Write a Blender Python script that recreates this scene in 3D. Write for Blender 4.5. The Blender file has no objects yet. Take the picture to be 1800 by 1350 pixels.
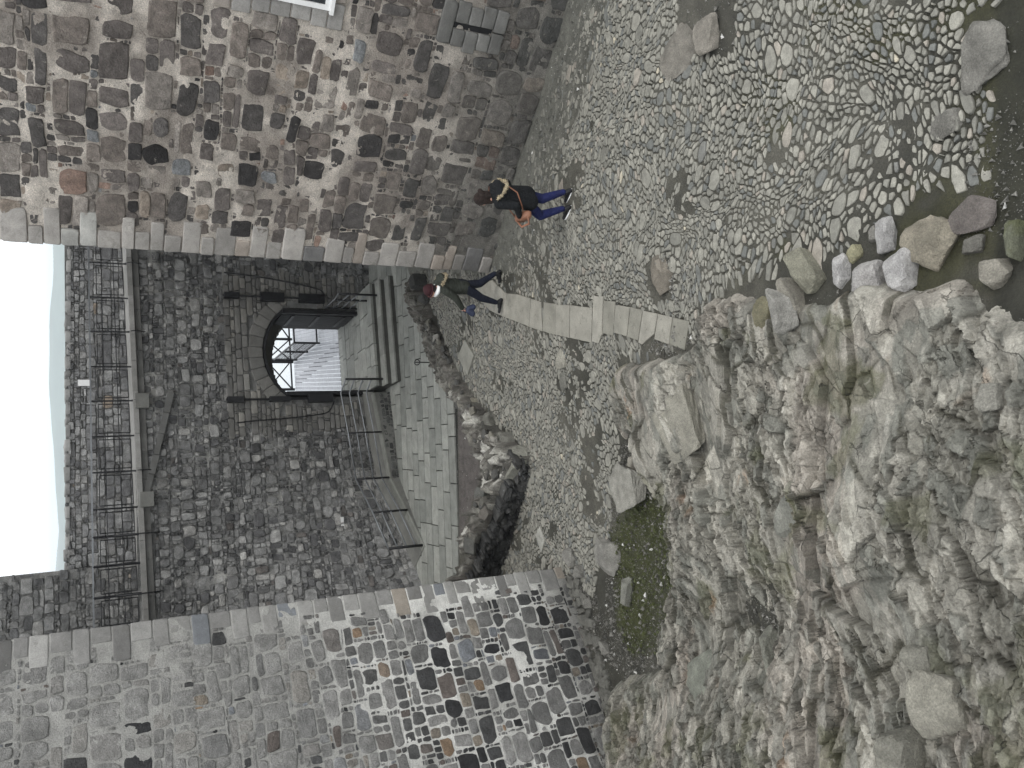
import bpy, math, random
import numpy as np
from mathutils import Vector, Matrix
rnd = random.Random(11)
nr = np.random.RandomState(5)
SC = bpy.context.scene
COL = SC.collection
# ------------------------------------------------------------------ camera
PHI = math.radians(28.2); FPX = 1456.0; CAMZ = 8.6; RHO = math.radians(0.45)
_s, _c = math.sin(PHI), math.cos(PHI)
_d = np.array([0, -_s, -_c]); _X = np.array([1.0, 0, 0]); FW = np.array([0, _c, -_s])
CR = math.cos(RHO)*_d - math.sin(RHO)*_X          # picture right = down in the place (the photo was taken with the phone on its side)
CU = math.sin(RHO)*_d + math.cos(RHO)*_X
CAM = np.array([0, 0, CAMZ])
cd = bpy.data.cameras.new('camera'); cam = bpy.data.objects.new('camera', cd); COL.objects.link(cam)
cam.matrix_world = Matrix(((CR[0], CU[0], -FW[0], 0), (CR[1], CU[1], -FW[1], 0), (CR[2], CU[2], -FW[2], CAMZ), (0, 0, 0, 1)))
cd.sensor_width = 36; cd.lens = FPX*36/1800; cd.clip_start = 0.1; cd.clip_end = 20000
SC.camera = cam
# ------------------------------------------------------------------ light: overcast day
SUN_EL, SUN_AZ = math.radians(62), math.radians(140)   # azimuth clockwise from +Y
w = bpy.data.worlds.new("World"); SC.world = w; w.use_nodes = True
nt = w.node_tree; nt.nodes.clear()
sky = nt.nodes.new('ShaderNodeTexSky'); sky.sky_type = 'NISHITA'; sky.sun_disc = False
sky.sun_elevation = SUN_EL; sky.sun_rotation = SUN_AZ; sky.dust_density = 4; sky.air_density = 1.0
hs = nt.nodes.new('ShaderNodeHueSaturation'); hs.inputs['Saturation'].default_value = 0.22
cl = nt.nodes.new('ShaderNodeMixRGB'); cl.inputs[0].default_value = 0.85; cl.inputs[2].default_value = (14.6, 15.0, 15.4, 1)  # even cloud layer
bg = nt.nodes.new('ShaderNodeBackground'); bg.inputs['Strength'].default_value = 0.11
ow = nt.nodes.new('ShaderNodeOutputWorld')
nt.links.new(sky.outputs[0], hs.inputs['Color']); nt.links.new(hs.outputs[0], cl.inputs[1])
nt.links.new(cl.outputs[0], bg.inputs[0]); nt.links.new(bg.outputs[0], ow.inputs[0])
sd = bpy.data.lights.new('sun', 'SUN'); sd.energy = 0.9; sd.angle = math.radians(25); sd.color = (1, 0.96, 0.9)
so = bpy.data.objects.new('sun', sd); COL.objects.link(so)
sdir = Vector((math.sin(SUN_AZ)*math.cos(SUN_EL), math.cos(SUN_AZ)*math.cos(SUN_EL), math.sin(SUN_EL)))
so.rotation_euler = sdir.to_track_quat('Z', 'Y').to_euler(); so.location = (0, 0, 30)
SC.view_settings.view_transform = 'Standard'; SC.view_settings.look = 'None'
SC.view_settings.gamma = 1; SC.view_settings.use_curve_mapping = False
SC.view_settings.exposure = 0.22
SC.cycles.max_bounces = 6; SC.cycles.diffuse_bounces = 3
# ------------------------------------------------------------------ measuring helpers (photo coordinates -> places in the world)
def ray(ix, iy): return FW + CR*(ix-900)/FPX + CU*(675-iy)/FPX
def atz(ix, iy, z):
    r = ray(ix, iy); return CAM + r*((z-CAMZ)/r[2])
def proj(P):
    q = np.asarray(P, float) - CAM; dd = q @ FW
    return 900 + FPX*(q @ CR)/dd, 675 - FPX*(q @ CU)/dd
# ------------------------------------------------------------------ numpy noise
def _h(ix, iy, k):
    n = (ix.astype(np.int64)*374761393 + iy.astype(np.int64)*668265263 + k*1442695041) & 0xffffffff
    n = ((n ^ (n >> 13))*1274126177) & 0xffffffff
    n = ((n ^ (n >> 16))*2246822519) & 0xffffffff
    return ((n ^ (n >> 15)) & 0xffffff)/float(0xffffff)
def vnoise(x, y, k=0):
    x = np.asarray(x, float); y = np.asarray(y, float)
    ix = np.floor(x); iy = np.floor(y); fx = x-ix; fy = y-iy
    fx = fx*fx*(3-2*fx); fy = fy*fy*(3-2*fy)
    a = _h(ix, iy, k); b = _h(ix+1, iy, k); c = _h(ix, iy+1, k); e = _h(ix+1, iy+1, k)
    return (a*(1-fx)+b*fx)*(1-fy) + (c*(1-fx)+e*fx)*fy - 0.5
def fbm(x, y, o=4, k=0, g=0.5):
    t = 0; a = 1.0
    for i in range(o):
        t = t + a*vnoise(x*2.03**i + 17*i, y*2.03**i - 9*i, k+i); a *= g
    return t
def facet(x, y, k=0, tilt=0.8):
    """broken blocks: every cell a tilted plane; returns height, gap to the next cell, cell value"""
    ix = np.floor(x); iy = np.floor(y)
    F1 = np.full(x.shape, 9.0); F2 = np.full(x.shape, 9.0)
    hv = np.zeros(x.shape); ox = np.zeros(x.shape); oy = np.zeros(x.shape); cx = np.zeros(x.shape); cy = np.zeros(x.shape)
    for i in (-1, 0, 1):
        for j in (-1, 0, 1):
            a = ix+i; b = iy+j
            px = a + _h(a, b, k+1); py = b + _h(a, b, k+2)
            dx = x-px; dy = y-py; dd = np.sqrt(dx*dx+dy*dy)
            m = dd < F1
            F2 = np.where(m, F1, np.minimum(F2, dd)); F1 = np.where(m, dd, F1)
            hv = np.where(m, _h(a, b, k+3), hv); ox = np.where(m, dx, ox); oy = np.where(m, dy, oy)
            cx = np.where(m, _h(a, b, k+4)-0.5, cx); cy = np.where(m, _h(a, b, k+5)-0.5, cy)
    return (hv-0.5) + tilt*2*(cx*ox + cy*oy), F2-F1, hv
def inpoly(x, y, poly):
    x = np.asarray(x, float); y = np.asarray(y, float); r = np.zeros(x.shape, bool); n = len(poly)
    for i in range(n):
        x1, y1 = poly[i]; x2, y2 = poly[(i+1) % n]
        if y1 == y2: continue
        c = ((y1 > y) != (y2 > y)) & (x < (x2-x1)*(y-y1)/(y2-y1)+x1)
        r ^= c
    return r
def polydist(x, y, poly):
    d = np.full(np.shape(x), 1e9); n = len(poly)
    for i in range(n):
        ax, ay = poly[i]; bx, by = poly[(i+1) % n]
        vx, vy = bx-ax, by-ay; L = vx*vx+vy*vy+1e-9
        t = np.clip(((x-ax)*vx+(y-ay)*vy)/L, 0, 1)
        d = np.minimum(d, (x-ax-t*vx)**2+(y-ay-t*vy)**2)
    return np.sqrt(d)
def sdist(x, y, poly):     # positive inside
    return np.where(inpoly(x, y, poly), 1, -1)*polydist(x, y, poly)
def sstep(a, b, x):
    t = np.clip((x-a)/(b-a), 0, 1); return t*t*(3-2*t)
# ------------------------------------------------------------------ object helpers
def tag(o, label=None, cat=None, group=None, kind=None):
    if label: o['label'] = label
    if cat: o['category'] = cat
    if group: o['group'] = group
    if kind: o['kind'] = kind
    return o
def thing(name, label, cat, loc=(0, 0, 0), group=None):
    o = bpy.data.objects.new(name, None); COL.objects.link(o); o.location = Vector([float(q) for q in loc]); o.empty_display_size = .2
    return tag(o, label, cat, group)
def wloc(o):
    p = Vector((0, 0, 0))
    while o is not None: p = p + o.location; o = o.parent
    return np.array(p)
def obj(name, V, Fc, m, parent=None, col=None, smooth=False, loc=None):
    V = np.asarray(V, float).reshape(-1, 3)
    base = wloc(parent) if parent is not None else (np.array(loc, float) if loc is not None else np.zeros(3))
    me = bpy.data.meshes.new(name)
    V = V - base
    if isinstance(Fc, (np.ndarray, tuple)) and not (isinstance(Fc, tuple) and not isinstance(Fc[0], np.ndarray)):
        arrs = [Fc] if isinstance(Fc, np.ndarray) else list(Fc)
        idx = np.concatenate([a.astype(np.int32).ravel() for a in arrs])
        tot = np.concatenate([np.full(len(a), a.shape[1], np.int32) for a in arrs])
        st = np.concatenate([[0], np.cumsum(tot)[:-1]]).astype(np.int32)
        me.vertices.add(len(V)); me.vertices.foreach_set('co', V.astype(np.float32).ravel())
        me.loops.add(len(idx)); me.loops.foreach_set('vertex_index', idx)
        me.polygons.add(len(tot)); me.polygons.foreach_set('loop_start', st)
        me.update(calc_edges=True)
    else:
        me.from_pydata(V.tolist(), [], Fc)
    if col is not None:
        at = me.color_attributes.new('Col', 'FLOAT_COLOR', 'POINT')
        c4 = np.ones((len(V), 4), np.float32); c4[:, :3] = col; at.data.foreach_set('color', c4.ravel())
    me.polygons.foreach_set('use_smooth', np.full(len(me.polygons), bool(smooth)))
    me.materials.append(m); me.update()
    o = bpy.data.objects.new(name, me); COL.objects.link(o)
    if parent is not None: o.parent = parent
    elif loc is not None: o.location = Vector([float(q) for q in loc])
    return o
class MB:
    """collects solids for one mesh"""
    def __init__(s): s.V = []; s.F = []; s.C = []
    def add(s, V, F, col=None):
        n = len(s.V); s.V += [tuple(map(float, v)) for v in V]; s.F += [tuple(i+n for i in f) for f in F]
        if col is not None: s.C += [tuple(col)]*len(V)
    def box(s, c, ax, ay, az, col=None):   # centre, three half-extent vectors
        c = np.array(c, float); ax, ay, az = (np.array(q, float) for q in (ax, ay, az))
        V = [c+i*ax+j*ay+k*az for k in (-1, 1) for j in (-1, 1) for i in (-1, 1)]
        F = [(0, 2, 3, 1), (4, 5, 7, 6), (0, 1, 5, 4), (2, 6, 7, 3), (0, 4, 6, 2), (1, 3, 7, 5)]
        if np.dot(np.cross(ax, ay), az) < 0: F = [f[::-1] for f in F]
        s.add(V, F, col)
    def bar(s, p, q, w, h=None, up=(0, 0, 1)):
        p = np.array(p, float); q = np.array(q, float); d = q-p; L = np.linalg.norm(d); d = d/L
        up = np.array(up, float)
        if abs(d @ up) > .95: up = np.array([0.3, 1, 0])
        a = np.cross(d, up); a /= np.linalg.norm(a); b = np.cross(a, d); h = h or w
        s.box((p+q)/2, d*L/2, a*w/2, b*h/2)
    def tube(s, pts, r, n=8, r1=None):
        pts = [np.array(p, float) for p in pts]; m = len(pts); V = []; F = []
        prev = None
        for i, p in enumerate(pts):
            d = pts[min(i+1, m-1)]-pts[max(i-1, 0)]; d = d/np.linalg.norm(d)
            if prev is None:
                a = np.cross(d, [0, 0, 1]); 
                if np.linalg.norm(a) < .1: a = np.cross(d, [0, 1, 0])
            else: a = prev - d*(prev @ d)
            a = a/np.linalg.norm(a); prev = a; b = np.cross(d, a)
            rr = r if r1 is None else r+(r1-r)*i/(m-1)
            V += [p+rr*(a*math.cos(2*math.pi*k/n)+b*math.sin(2*math.pi*k/n)) for k in range(n)]
        for i in range(m-1):
            for k in range(n):
                F.append((i*n+k, i*n+(k+1) % n, (i+1)*n+(k+1) % n, (i+1)*n+k))
        F.append(tuple(range(n))[::-1]); F.append(tuple((m-1)*n+k for k in range(n)))
        s.add(V, F)
    def ell(s, c, r, n=12, m=8, M=None):
        c = np.array(c, float); r = np.array(r if hasattr(r, '__len__') else (r, r, r), float)
        V = []; F = []
        for i in range(1, m):
            th = math.pi*i/m
            for k in range(n):
                ph = 2*math.pi*k/n
                V.append(np.array([math.sin(th)*math.cos(ph), math.sin(th)*math.sin(ph), math.cos(th)])*r)
        V.append(np.array([0, 0, 1.])*r); V.append(np.array([0, 0, -1.])*r); T = len(V)-2
        for i in range(m-2):
            for k in range(n): F.append((i*n+k, (i+1)*n+k, (i+1)*n+(k+1) % n, i*n+(k+1) % n))
        for k in range(n):
            F.append((T, k, (k+1) % n)); F.append((T+1, (m-2)*n+(k+1) % n, (m-2)*n+k))
        V = [(M @ v if M is not None else v)+c for v in V]
        s.add(V, F)
    def build(s, name, m, parent=None, smooth=False, loc=None):
        return obj(name, s.V, s.F, m, parent, col=np.array(s.C) if s.C else None, smooth=smooth, loc=loc)
# ------------------------------------------------------------------ materials
def srgb(r, g, b):
    return tuple((q/255/12.92 if q/255 <= .04045 else ((q/255+.055)/1.055)**2.4) for q in (r, g, b))
def mat(name, base=None, rough=.85, var=.35, vs=6.0, fine=.25, fs=45.0, bump=.4, bs=30.0, bd=.02, spots=None, spec=.3, metal=0, stretch=(1, 1, 1), coat=None):
    """stone-like procedural material; base None takes each stone's own colour from the mesh"""
    m = bpy.data.materials.new(name); m.use_nodes = True; t = m.node_tree; N = t.nodes; L = t.links
    b = N['Principled BSDF']; b.inputs['Metallic'].default_value = metal
    b.inputs['Specular IOR Level'].default_value = spec
    tc = N.new('ShaderNodeTexCoord'); mp = N.new('ShaderNodeMapping'); mp.inputs['Scale'].default_value = stretch
    L.new(tc.outputs['Object'], mp.inputs[0])
    def noise(sc, det=6, ro=.6, dist=0):
        n = N.new('ShaderNodeTexNoise'); n.inputs['Scale'].default_value = sc; n.inputs['Detail'].default_value = det
        n.inputs['Roughness'].default_value = ro; n.inputs['Distortion'].default_value = dist; L.new(mp.outputs[0], n.inputs['Vector']); return n
    def rng(src, a, bb, c, d):
        r = N.new('ShaderNodeMapRange'); L.new(src, r.inputs[0])
        for i, q in enumerate((a, bb, c, d)): r.inputs[i+1].default_value = q
        return r.outputs[0]
    if base is None:
        a = N.new('ShaderNodeAttribute'); a.attribute_name = 'Col'; cur = a.outputs['Color']
    else:
        a = N.new('ShaderNodeRGB'); a.outputs[0].default_value = (*base, 1); cur = a.outputs[0]
    def mul(cur, fac):
        x = N.new('ShaderNodeVectorMath'); x.operation = 'SCALE'; L.new(cur, x.inputs[0]); L.new(fac, x.inputs['Scale']); return x.outputs[0]
    if var: cur = mul(cur, rng(noise(vs, 5).outputs[0], .3, .7, 1-var, 1+var))
    if fine: cur = mul(cur, rng(noise(fs, 4, .7).outputs[0], .3, .7, 1-fine, 1+fine))
    for sp in (spots or []):      # (colour, scale, threshold, strength)
        colr, sc, th, st = sp
        n = noise(sc, 6, .65, .4); f = rng(n.outputs[0], th, th+.05, 0, st)
        x = N.new('ShaderNodeMixRGB'); L.new(f, x.inputs[0]); L.new(cur, x.inputs[1]); x.inputs[2].default_value = (*colr, 1); cur = x.outputs[0]
    L.new(cur, b.inputs['Base Color'])
    r = rng(noise(fs*.5, 3).outputs[0], .3, .7, max(.02, rough-.12), min(1, rough+.1)); L.new(r, b.inputs['Roughness'])
    if bump:
        n1 = noise(bs, 8, .65); n2 = noise(bs*4, 4, .6)
        ad = N.new('ShaderNodeMath'); ad.operation = 'MULTIPLY_ADD'; L.new(n2.outputs[0], ad.inputs[0]); ad.inputs[1].default_value = .35; L.new(n1.outputs[0], ad.inputs[2])
        bp = N.new('ShaderNodeBump'); bp.inputs['Strength'].default_value = bump; bp.inputs['Distance'].default_value = bd
        L.new(ad.outputs[0], bp.inputs['Height']); L.new(bp.outputs[0], b.inputs['Normal'])
    return m
PALE = srgb(205, 200, 190)
M = {}
M['wallstone'] = mat('rubble_stone', None, .88, .35, 7, .35, 50, 1.0, 24, .045, [(srgb(178, 172, 162), 9, .63, .55)])
M['farstone'] = mat('gate_rubble_stone', None, .85, .4, 5, .3, 40, .8, 20, .04, [(srgb(120, 122, 124), 6, .62, .6)])
M['pointed'] = mat('pointed_stone', None, .88, .3, 6, .35, 55, 1.0, 24, .04, [(srgb(190, 190, 186), 60, .68, .6)])
M['mortar'] = mat('lime_mortar', None, .95, .28, 5, .4, 60, 1.0, 35, .045, [(srgb(92, 88, 82), 22, .62, .5)])
M['whitemortar'] = mat('white_pointing', None, .95, .16, 5, .25, 60, .9, 35, .03)
M['cobble'] = mat('cobble_stone', None, .72, .25, 9, .25, 70, .5, 40, .012, None, .4)
M['soil'] = mat('wet_soil', None, .75, .3, 4, .5, 60, 1.0, 50, .025, [(srgb(128, 128, 120), 130, .66, .55), (srgb(44, 44, 36), 7, .6, .5)], .4)
M['rock'] = mat('bedrock', None, .82, .22, 3.5, .32, 38, 1.0, 16, .045, [(srgb(150, 148, 140), 11, .66, .35)], .35)
def rockmat():
    m = mat('bedrock', None, .84, .2, 3.5, .34, 50, .8, 34, .018, [(srgb(168, 164, 154), 10, .62, .4), (srgb(84, 82, 73), 7, .64, .5), (srgb(70, 68, 60), 28, .66, .45)], .3)
    t = m.node_tree; N = t.nodes; L = t.links; b = N['Principled BSDF']
    tc = N.new('ShaderNodeTexCoord'); mp = N.new('ShaderNodeMapping'); mp.inputs['Rotation'].default_value = (0, 0, -math.radians(28)); L.new(tc.outputs['Object'], mp.inputs[0])
    dn = N.new('ShaderNodeTexNoise'); dn.inputs['Scale'].default_value = 4; dn.inputs['Detail'].default_value = 5; L.new(mp.outputs[0], dn.inputs['Vector'])
    ms = N.new('ShaderNodeVectorMath'); ms.operation = 'MULTIPLY_ADD'; L.new(dn.outputs['Color'], ms.inputs[0]); ms.inputs[1].default_value = (.22, .22, .22); L.new(mp.outputs[0], ms.inputs[2])
    m2 = N.new('ShaderNodeMapping'); m2.inputs['Scale'].default_value = (1, 2.6, 1.6); L.new(ms.outputs[0], m2.inputs[0])
    cur = b.inputs['Base Color'].links[0].from_socket; hcur = None
    msk = N.new('ShaderNodeTexNoise'); msk.inputs['Scale'].default_value = 1.6; msk.inputs['Detail'].default_value = 3; L.new(mp.outputs[0], msk.inputs['Vector'])
    for sc, wd, dk in ((1.1, .012, .40), (3.6, .010, .0)):
        v = N.new('ShaderNodeTexVoronoi'); v.feature = 'DISTANCE_TO_EDGE'; v.inputs['Scale'].default_value = sc; L.new(m2.outputs[0], v.inputs['Vector'])
        r = N.new('ShaderNodeMapRange'); r.interpolation_type = 'SMOOTHSTEP'; L.new(v.outputs['Distance'], r.inputs[0]); r.inputs[2].default_value = wd; r.inputs[3].default_value = 0; r.inputs[4].default_value = 1
        # cracks come and go
        q = N.new('ShaderNodeMapRange'); L.new(msk.outputs[0], q.inputs[0]); q.inputs[1].default_value = .42; q.inputs[2].default_value = .56; q.inputs[3].default_value = .0; q.inputs[4].default_value = 1
        iv = N.new('ShaderNodeMath'); iv.operation = 'SUBTRACT'; iv.inputs[0].default_value = 1; L.new(r.outputs[0], iv.inputs[1])
        mm = N.new('ShaderNodeMath'); mm.operation = 'MULTIPLY'; L.new(iv.outputs[0], mm.inputs[0]); L.new(q.outputs[0], mm.inputs[1])
        f = N.new('ShaderNodeMath'); f.operation = 'MULTIPLY'; L.new(mm.outputs[0], f.inputs[0]); f.inputs[1].default_value = dk+.3
        x = N.new('ShaderNodeMixRGB'); L.new(f.outputs[0], x.inputs[0]); L.new(cur, x.inputs[1]); x.inputs[2].default_value = (*srgb(58, 57, 50), 1); cur = x.outputs[0]
        v2 = N.new('ShaderNodeTexVoronoi'); v2.inputs['Scale'].default_value = sc; L.new(m2.outputs[0], v2.inputs['Vector'])
        sp = N.new('ShaderNodeSeparateColor'); L.new(v2.outputs['Color'], sp.inputs[0])
        x2 = N.new('ShaderNodeMapRange'); L.new(sp.outputs[0], x2.inputs[0]); x2.inputs[3].default_value = .86; x2.inputs[4].default_value = 1.14
        sc_ = N.new('ShaderNodeVectorMath'); sc_.operation = 'SCALE'; L.new(cur, sc_.inputs[0]); L.new(x2.outputs[0], sc_.inputs['Scale']); cur = sc_.outputs[0]
        a = N.new('ShaderNodeMath'); a.operation = 'MULTIPLY_ADD'; L.new(mm.outputs[0], a.inputs[0]); a.inputs[1].default_value = -.9/sc
        if hcur is None:
            a.inputs[2].default_value = 0
        else: L.new(hcur, a.inputs[2])
        a3 = N.new('ShaderNodeMath'); a3.operation = 'MULTIPLY_ADD'; L.new(sp.outputs[1], a3.inputs[0]); a3.inputs[1].default_value = .5/sc; L.new(a.outputs[0], a3.inputs[2]); hcur = a3.outputs[0]
    L.new(cur, b.inputs['Base Color'])
    old = b.inputs['Normal'].links[0].from_socket
    bp = N.new('ShaderNodeBump'); bp.inputs['Strength'].default_value = .6; bp.inputs['Distance'].default_value = .08; L.new(hcur, bp.inputs['Height']); L.new(old, bp.inputs['Normal']); L.new(bp.outputs[0], b.inputs['Normal'])
    return m
M['rock'] = rockmat()
M['flag'] = mat('flagstone', None, .8, .2, 3, .2, 60, .5, 22, .012, [(srgb(96, 95, 88), 5, .6, .35), (srgb(168, 166, 158), 16, .68, .35)], .3)
M['boulder'] = mat('boulder_stone', None, .88, .25, 7, .35, 60, 1.0, 22, .035, [(srgb(165, 163, 155), 12, .66, .4), (srgb(84, 82, 74), 16, .66, .4)], .3)
M['iron'] = mat('black_iron', (.012, .012, .014), .55, .3, 8, .2, 60, .25, 60, .004, None, .4)
M['steel'] = mat('grey_painted_steel', (.20, .21, .22), .38, .15, 5, .1, 60, .1, 60, .002, None, .5, .3)
M['darkwood'] = mat('tarred_oak', (.018, .018, .02), .7, .4, 6, .3, 40, .5, 30, .01, None, .3, 0, (1, 1, .15))
M['deck'] = mat('weathered_decking', (.30, .31, .34), .42, .15, 4, .12, 30, .08, 40, .002, None, .45)
M['white'] = mat('white_paint', (.75, .75, .74), .5, .06, 4, .05, 30, .05, 40, .002)
M['glass'] = mat('window_glass', (.03, .035, .04), .08, 0, 4, 0, 30, 0, 40, .002, None, .6)
M['water'] = mat('sea_water', (.35, .38, .4), .25, .1, .2, .05, 1, .2, 2, .05, None, .6)
M['hill'] = mat('far_hillside', (.10, .14, .12), .95, .3, .004, .2, .03, 0, 1, 1)
# ------------------------------------------------------------------ the lie of the courtyard
CP = [(880, 500, .45), (860, 475, .45), (1000, 5, .65), (1005, 365, 1.0), (900, 320, .6), (940, 200, .6), (780, 480, .2), (850, 620, .25),
      (900, 800, .05), (985, 1000, 0), (1000, 850, .2), (1040, 1100, .05), (1065, 1220, .2), (1130, 1000, .1), (1050, 600, .6), (1200, 590, .95),
      (1300, 200, 1.1), (1500, 200, 1.15), (1750, 200, 1.05), (1750, 480, 1.3), (1500, 460, 1.3), (1220, 800, .85), (1300, 650, 1.25), (1400, 900, 1.7),
      (1600, 800, 2.0), (1780, 800, 2.2), (1500, 1120, 1.9), (1290, 1180, 1.3), (1150, 1260, .8), (1780, 1300, 2.9), (1450, 1320, 2.3), (1250, 1000, .9), (1200, 1330, 1.5),
      (740, 600, 0), (800, 750, 0), (805, 950, 0), (720, 490, .02), (700, 600, 0), (720, 900, 0)]
cpw = np.array([[*atz(a, b, z)[:2], z] for a, b, z in CP])
cpw = np.vstack([cpw, [[-9, 12, .6], [-10, 6, 2.6], [6, 20, .3], [9, 14, .8], [9, 6, 1.1], [0, 24.5, 0], [-6, 24, 0], [5, 25, 0]]])
def _U(r2): return np.where(r2 > 0, r2*np.log(r2+1e-12), 0)
_n = len(cpw); _K = _U(((cpw[:, None, :2]-cpw[None, :, :2])**2).sum(-1)) + np.eye(_n)*.6
_P = np.hstack([np.ones((_n, 1)), cpw[:, :2]]); _A = np.block([[_K, _P], [_P.T, np.zeros((3, 3))]])
_W = np.linalg.solve(_A, np.concatenate([cpw[:, 2], np.zeros(3)]))
def G(x, y):
    x = np.clip(np.asarray(x, float), -10, 10); y = np.clip(np.asarray(y, float), 3, 25)
    r = _W[_n] + _W[_n+1]*x + _W[_n+2]*y
    for i in range(_n): r = r + _W[i]*_U((x-cpw[i, 0])**2+(y-cpw[i, 1])**2)
    return r
def hit(ix, iy, off=0):       # where the sight line meets the ground
    z = .5
    for i in range(25):
        p = atz(ix, iy, z+off); z = .5*z + .5*float(G(p[0], p[1]))
    return np.array([p[0], p[1], z])
def wpoly(pts, off=0): return [tuple(hit(a, b, off)[:2]) for a, b in pts]
COBBLE = [(738, 478), (860, 474), (1081, -260), (1765, -260), (1765, 60), (1758, 130), (1755, 200), (1748, 260), (1745, 300), (1700, 318), (1640, 340), (1600, 356), (1560, 385), (1520, 430),
          (1470, 452), (1430, 462), (1390, 478), (1350, 490), (1300, 500), (1262, 520), (1232, 548), (1222, 600), (1150, 628), (1105, 632), (1070, 680), (1085, 750), (1092, 800),
          (1072, 860), (1080, 905), (1072, 950), (1050, 1000), (1045, 1050), (1000, 1010), (985, 1000), (930, 1012), (862, 1012), (900, 880), (932, 803), (880, 750), (830, 690), (800, 640), (768, 560), (745, 500)]
ROCK = [(1100, 640), (1078, 700), (1098, 775), (1128, 765), (1150, 800), (1160, 850), (1198, 900), (1206, 960), (1190, 1040), (1176, 1120), (1180, 1170), (1110, 1185), (1068, 1235),
        (1075, 1350), (1085, 1500), (1950, 1560), (1950, 520), (1790, 560), (1700, 500), (1600, 505), (1500, 500), (1450, 520), (1380, 540), (1300, 520), (1262, 528), (1240, 590), (1215, 622), (1150, 634)]
GREEN = [(1088, 905), (1112, 850), (1150, 875), (1195, 905), (1202, 955), (1185, 1010), (1180, 1080), (1170, 1150), (1110, 1155), (1082, 1100), (1078, 1000), (1060, 960)]
PAVE = [(640, 430), (700, 430), (722, 490), (736, 560), (748, 620), (770, 668), (786, 700), (803, 700), (806, 1050), (690, 1060), (560, 900), (560, 430)]
DIRT = [(770, 668), (800, 690), (838, 760), (845, 840), (822, 905), (806, 970), (803, 700)]
ROCKW = wpoly(ROCK); GREENW = wpoly(GREEN); COBW = wpoly(COBBLE)
PAVEW = [tuple(atz(a, b, 0)[:2]) for a, b in PAVE]
DIRTW = [tuple(atz(a, b, 0)[:2]) for a, b in DIRT]
def grid(xs, ys):
    X, Y = np.meshgrid(xs, ys); nx, ny = len(xs), len(ys)
    a = np.arange(nx*ny).reshape(ny, nx)
    F = np.stack([a[:-1, :-1].ravel(), a[:-1, 1:].ravel(), a[1:, 1:].ravel(), a[1:, :-1].ravel()], 1)
    return X.ravel(), Y.ravel(), F
def lerpc(a, b, t): t = np.asarray(t)[..., None]; return np.asarray(a)*(1-t)+np.asarray(b)*t
def soilz(x, y): return .030*fbm(x/.5, y/.5, 3, 3) + .018*vnoise(x/.13, y/.13, 31) + .008*vnoise(x/.05, y/.05, 33)
xs = np.concatenate([np.linspace(-40, -9.2, 14), np.arange(-9, 9.6, .036), np.linspace(9.8, 40, 12)])
ys = np.concatenate([np.linspace(-25, 2.2, 10), np.arange(2.5, 25.6, .036), [25.9, 26.4]])
gx, gy, gF = grid(xs, ys)
gz0 = G(gx, gy)
sdp = sdist(gx, gy, PAVEW)
gz = gz0 + soilz(gx, gy)
flat = sstep(-.15, .15, sdp); gz = gz*(1-flat) + flat*(-.045)
sdg = sdist(gx, gy, GREENW); sdd = sdist(gx, gy, DIRTW)
gz = gz - .08*sstep(-.2, .6, sdg)
gc = lerpc(srgb(62, 61, 54), srgb(86, 84, 76), sstep(-.25, .35, fbm(gx/1.3, gy/1.3, 4, 8)))
ix, iy = proj(np.stack([gx, gy, gz], 1))
RWL = lambda iy: 860 + (475-iy)*.30           # foot of the right-hand wall in the photo
wal = sstep(110, 10, ix-RWL(iy))*(iy < 480)
gc = lerpc(gc, srgb(112, 112, 105), .8*wal)
gm = sstep(-.1, .25, sdg)*(.55+.45*sstep(-.3, .1, fbm(gx/.6, gy/.6, 3, 21)))
gc = lerpc(gc, srgb(68, 72, 40), .95*gm)
m2 = sstep(.02, .22, fbm(gx/.9, gy/.9, 4, 55))*sstep(1250, 1400, ix)
gc = lerpc(gc, srgb(60, 60, 32), .6*m2)
m3 = sstep(1738, 1760, ix); gc = lerpc(gc, srgb(46, 46, 38), .8*m3)
gc = lerpc(gc, srgb(40, 40, 37), sstep(-.02, .05, sdist(gx, gy, PAVEW))*(1-sstep(-.1, .1, sdd)))
gc = lerpc(gc, srgb(98, 93, 90), sstep(-.1, .15, sdd))
tag(obj('ground', np.stack([gx, gy, gz], 1), gF, M['soil'], col=gc, smooth=True), kind='structure')
del sdp, sdg, sdd
# ------------------------------------------------------------------ the bedrock
STR = math.radians(28)      # strike of the beds
def rockh(x, y):
    cs, sn = math.cos(STR), math.sin(STR)
    wx = x + .12*vnoise(x/.9, y/.9, 71)+.012*vnoise(x/.12, y/.12, 73); wy = y + .12*vnoise(x/.9, y/.9, 72)+.012*vnoise(x/.12, y/.12, 74)
    a = (cs*wx+sn*wy); b = (-sn*wx+cs*wy)
    h1, e1, v1 = facet(a/2.1, b/.75, 10, .42); h2, e2, v2 = facet(a/.85, b/.32, 20, .5); h3, e3, v3 = facet(a/.26+.3*h2, b/.12, 30, .8)
    h4, e4, v4 = facet(a/.10, b/.055, 40, .8)
    ed = sstep(-.15, .25, vnoise(x/.7, y/.7, 77))
    ed = sstep(-.28, .02, vnoise(x/.9, y/.9, 77)+.4*vnoise(x/.3, y/.3, 78))
    h5, e5, v5 = facet(a/.7+5, b/.7, 130, .6)
    h = .19*h1 + .12*h2 + .06*h5 + (.02+.08*ed)*h3 + (.006+.045*ed)*h4 + .008*fbm(x/.06, y/.06, 2, 95)
    h = h - .05*np.exp(-e1/.012) - (.02+.04*ed)*np.exp(-e2/.02) - .015*ed*np.exp(-e3/.05)
    h = np.where(h < -.10, -.10+(h+.10)*.45, h)
    return h, v1, v2, v3, e2, e3, v4, ed
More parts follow.
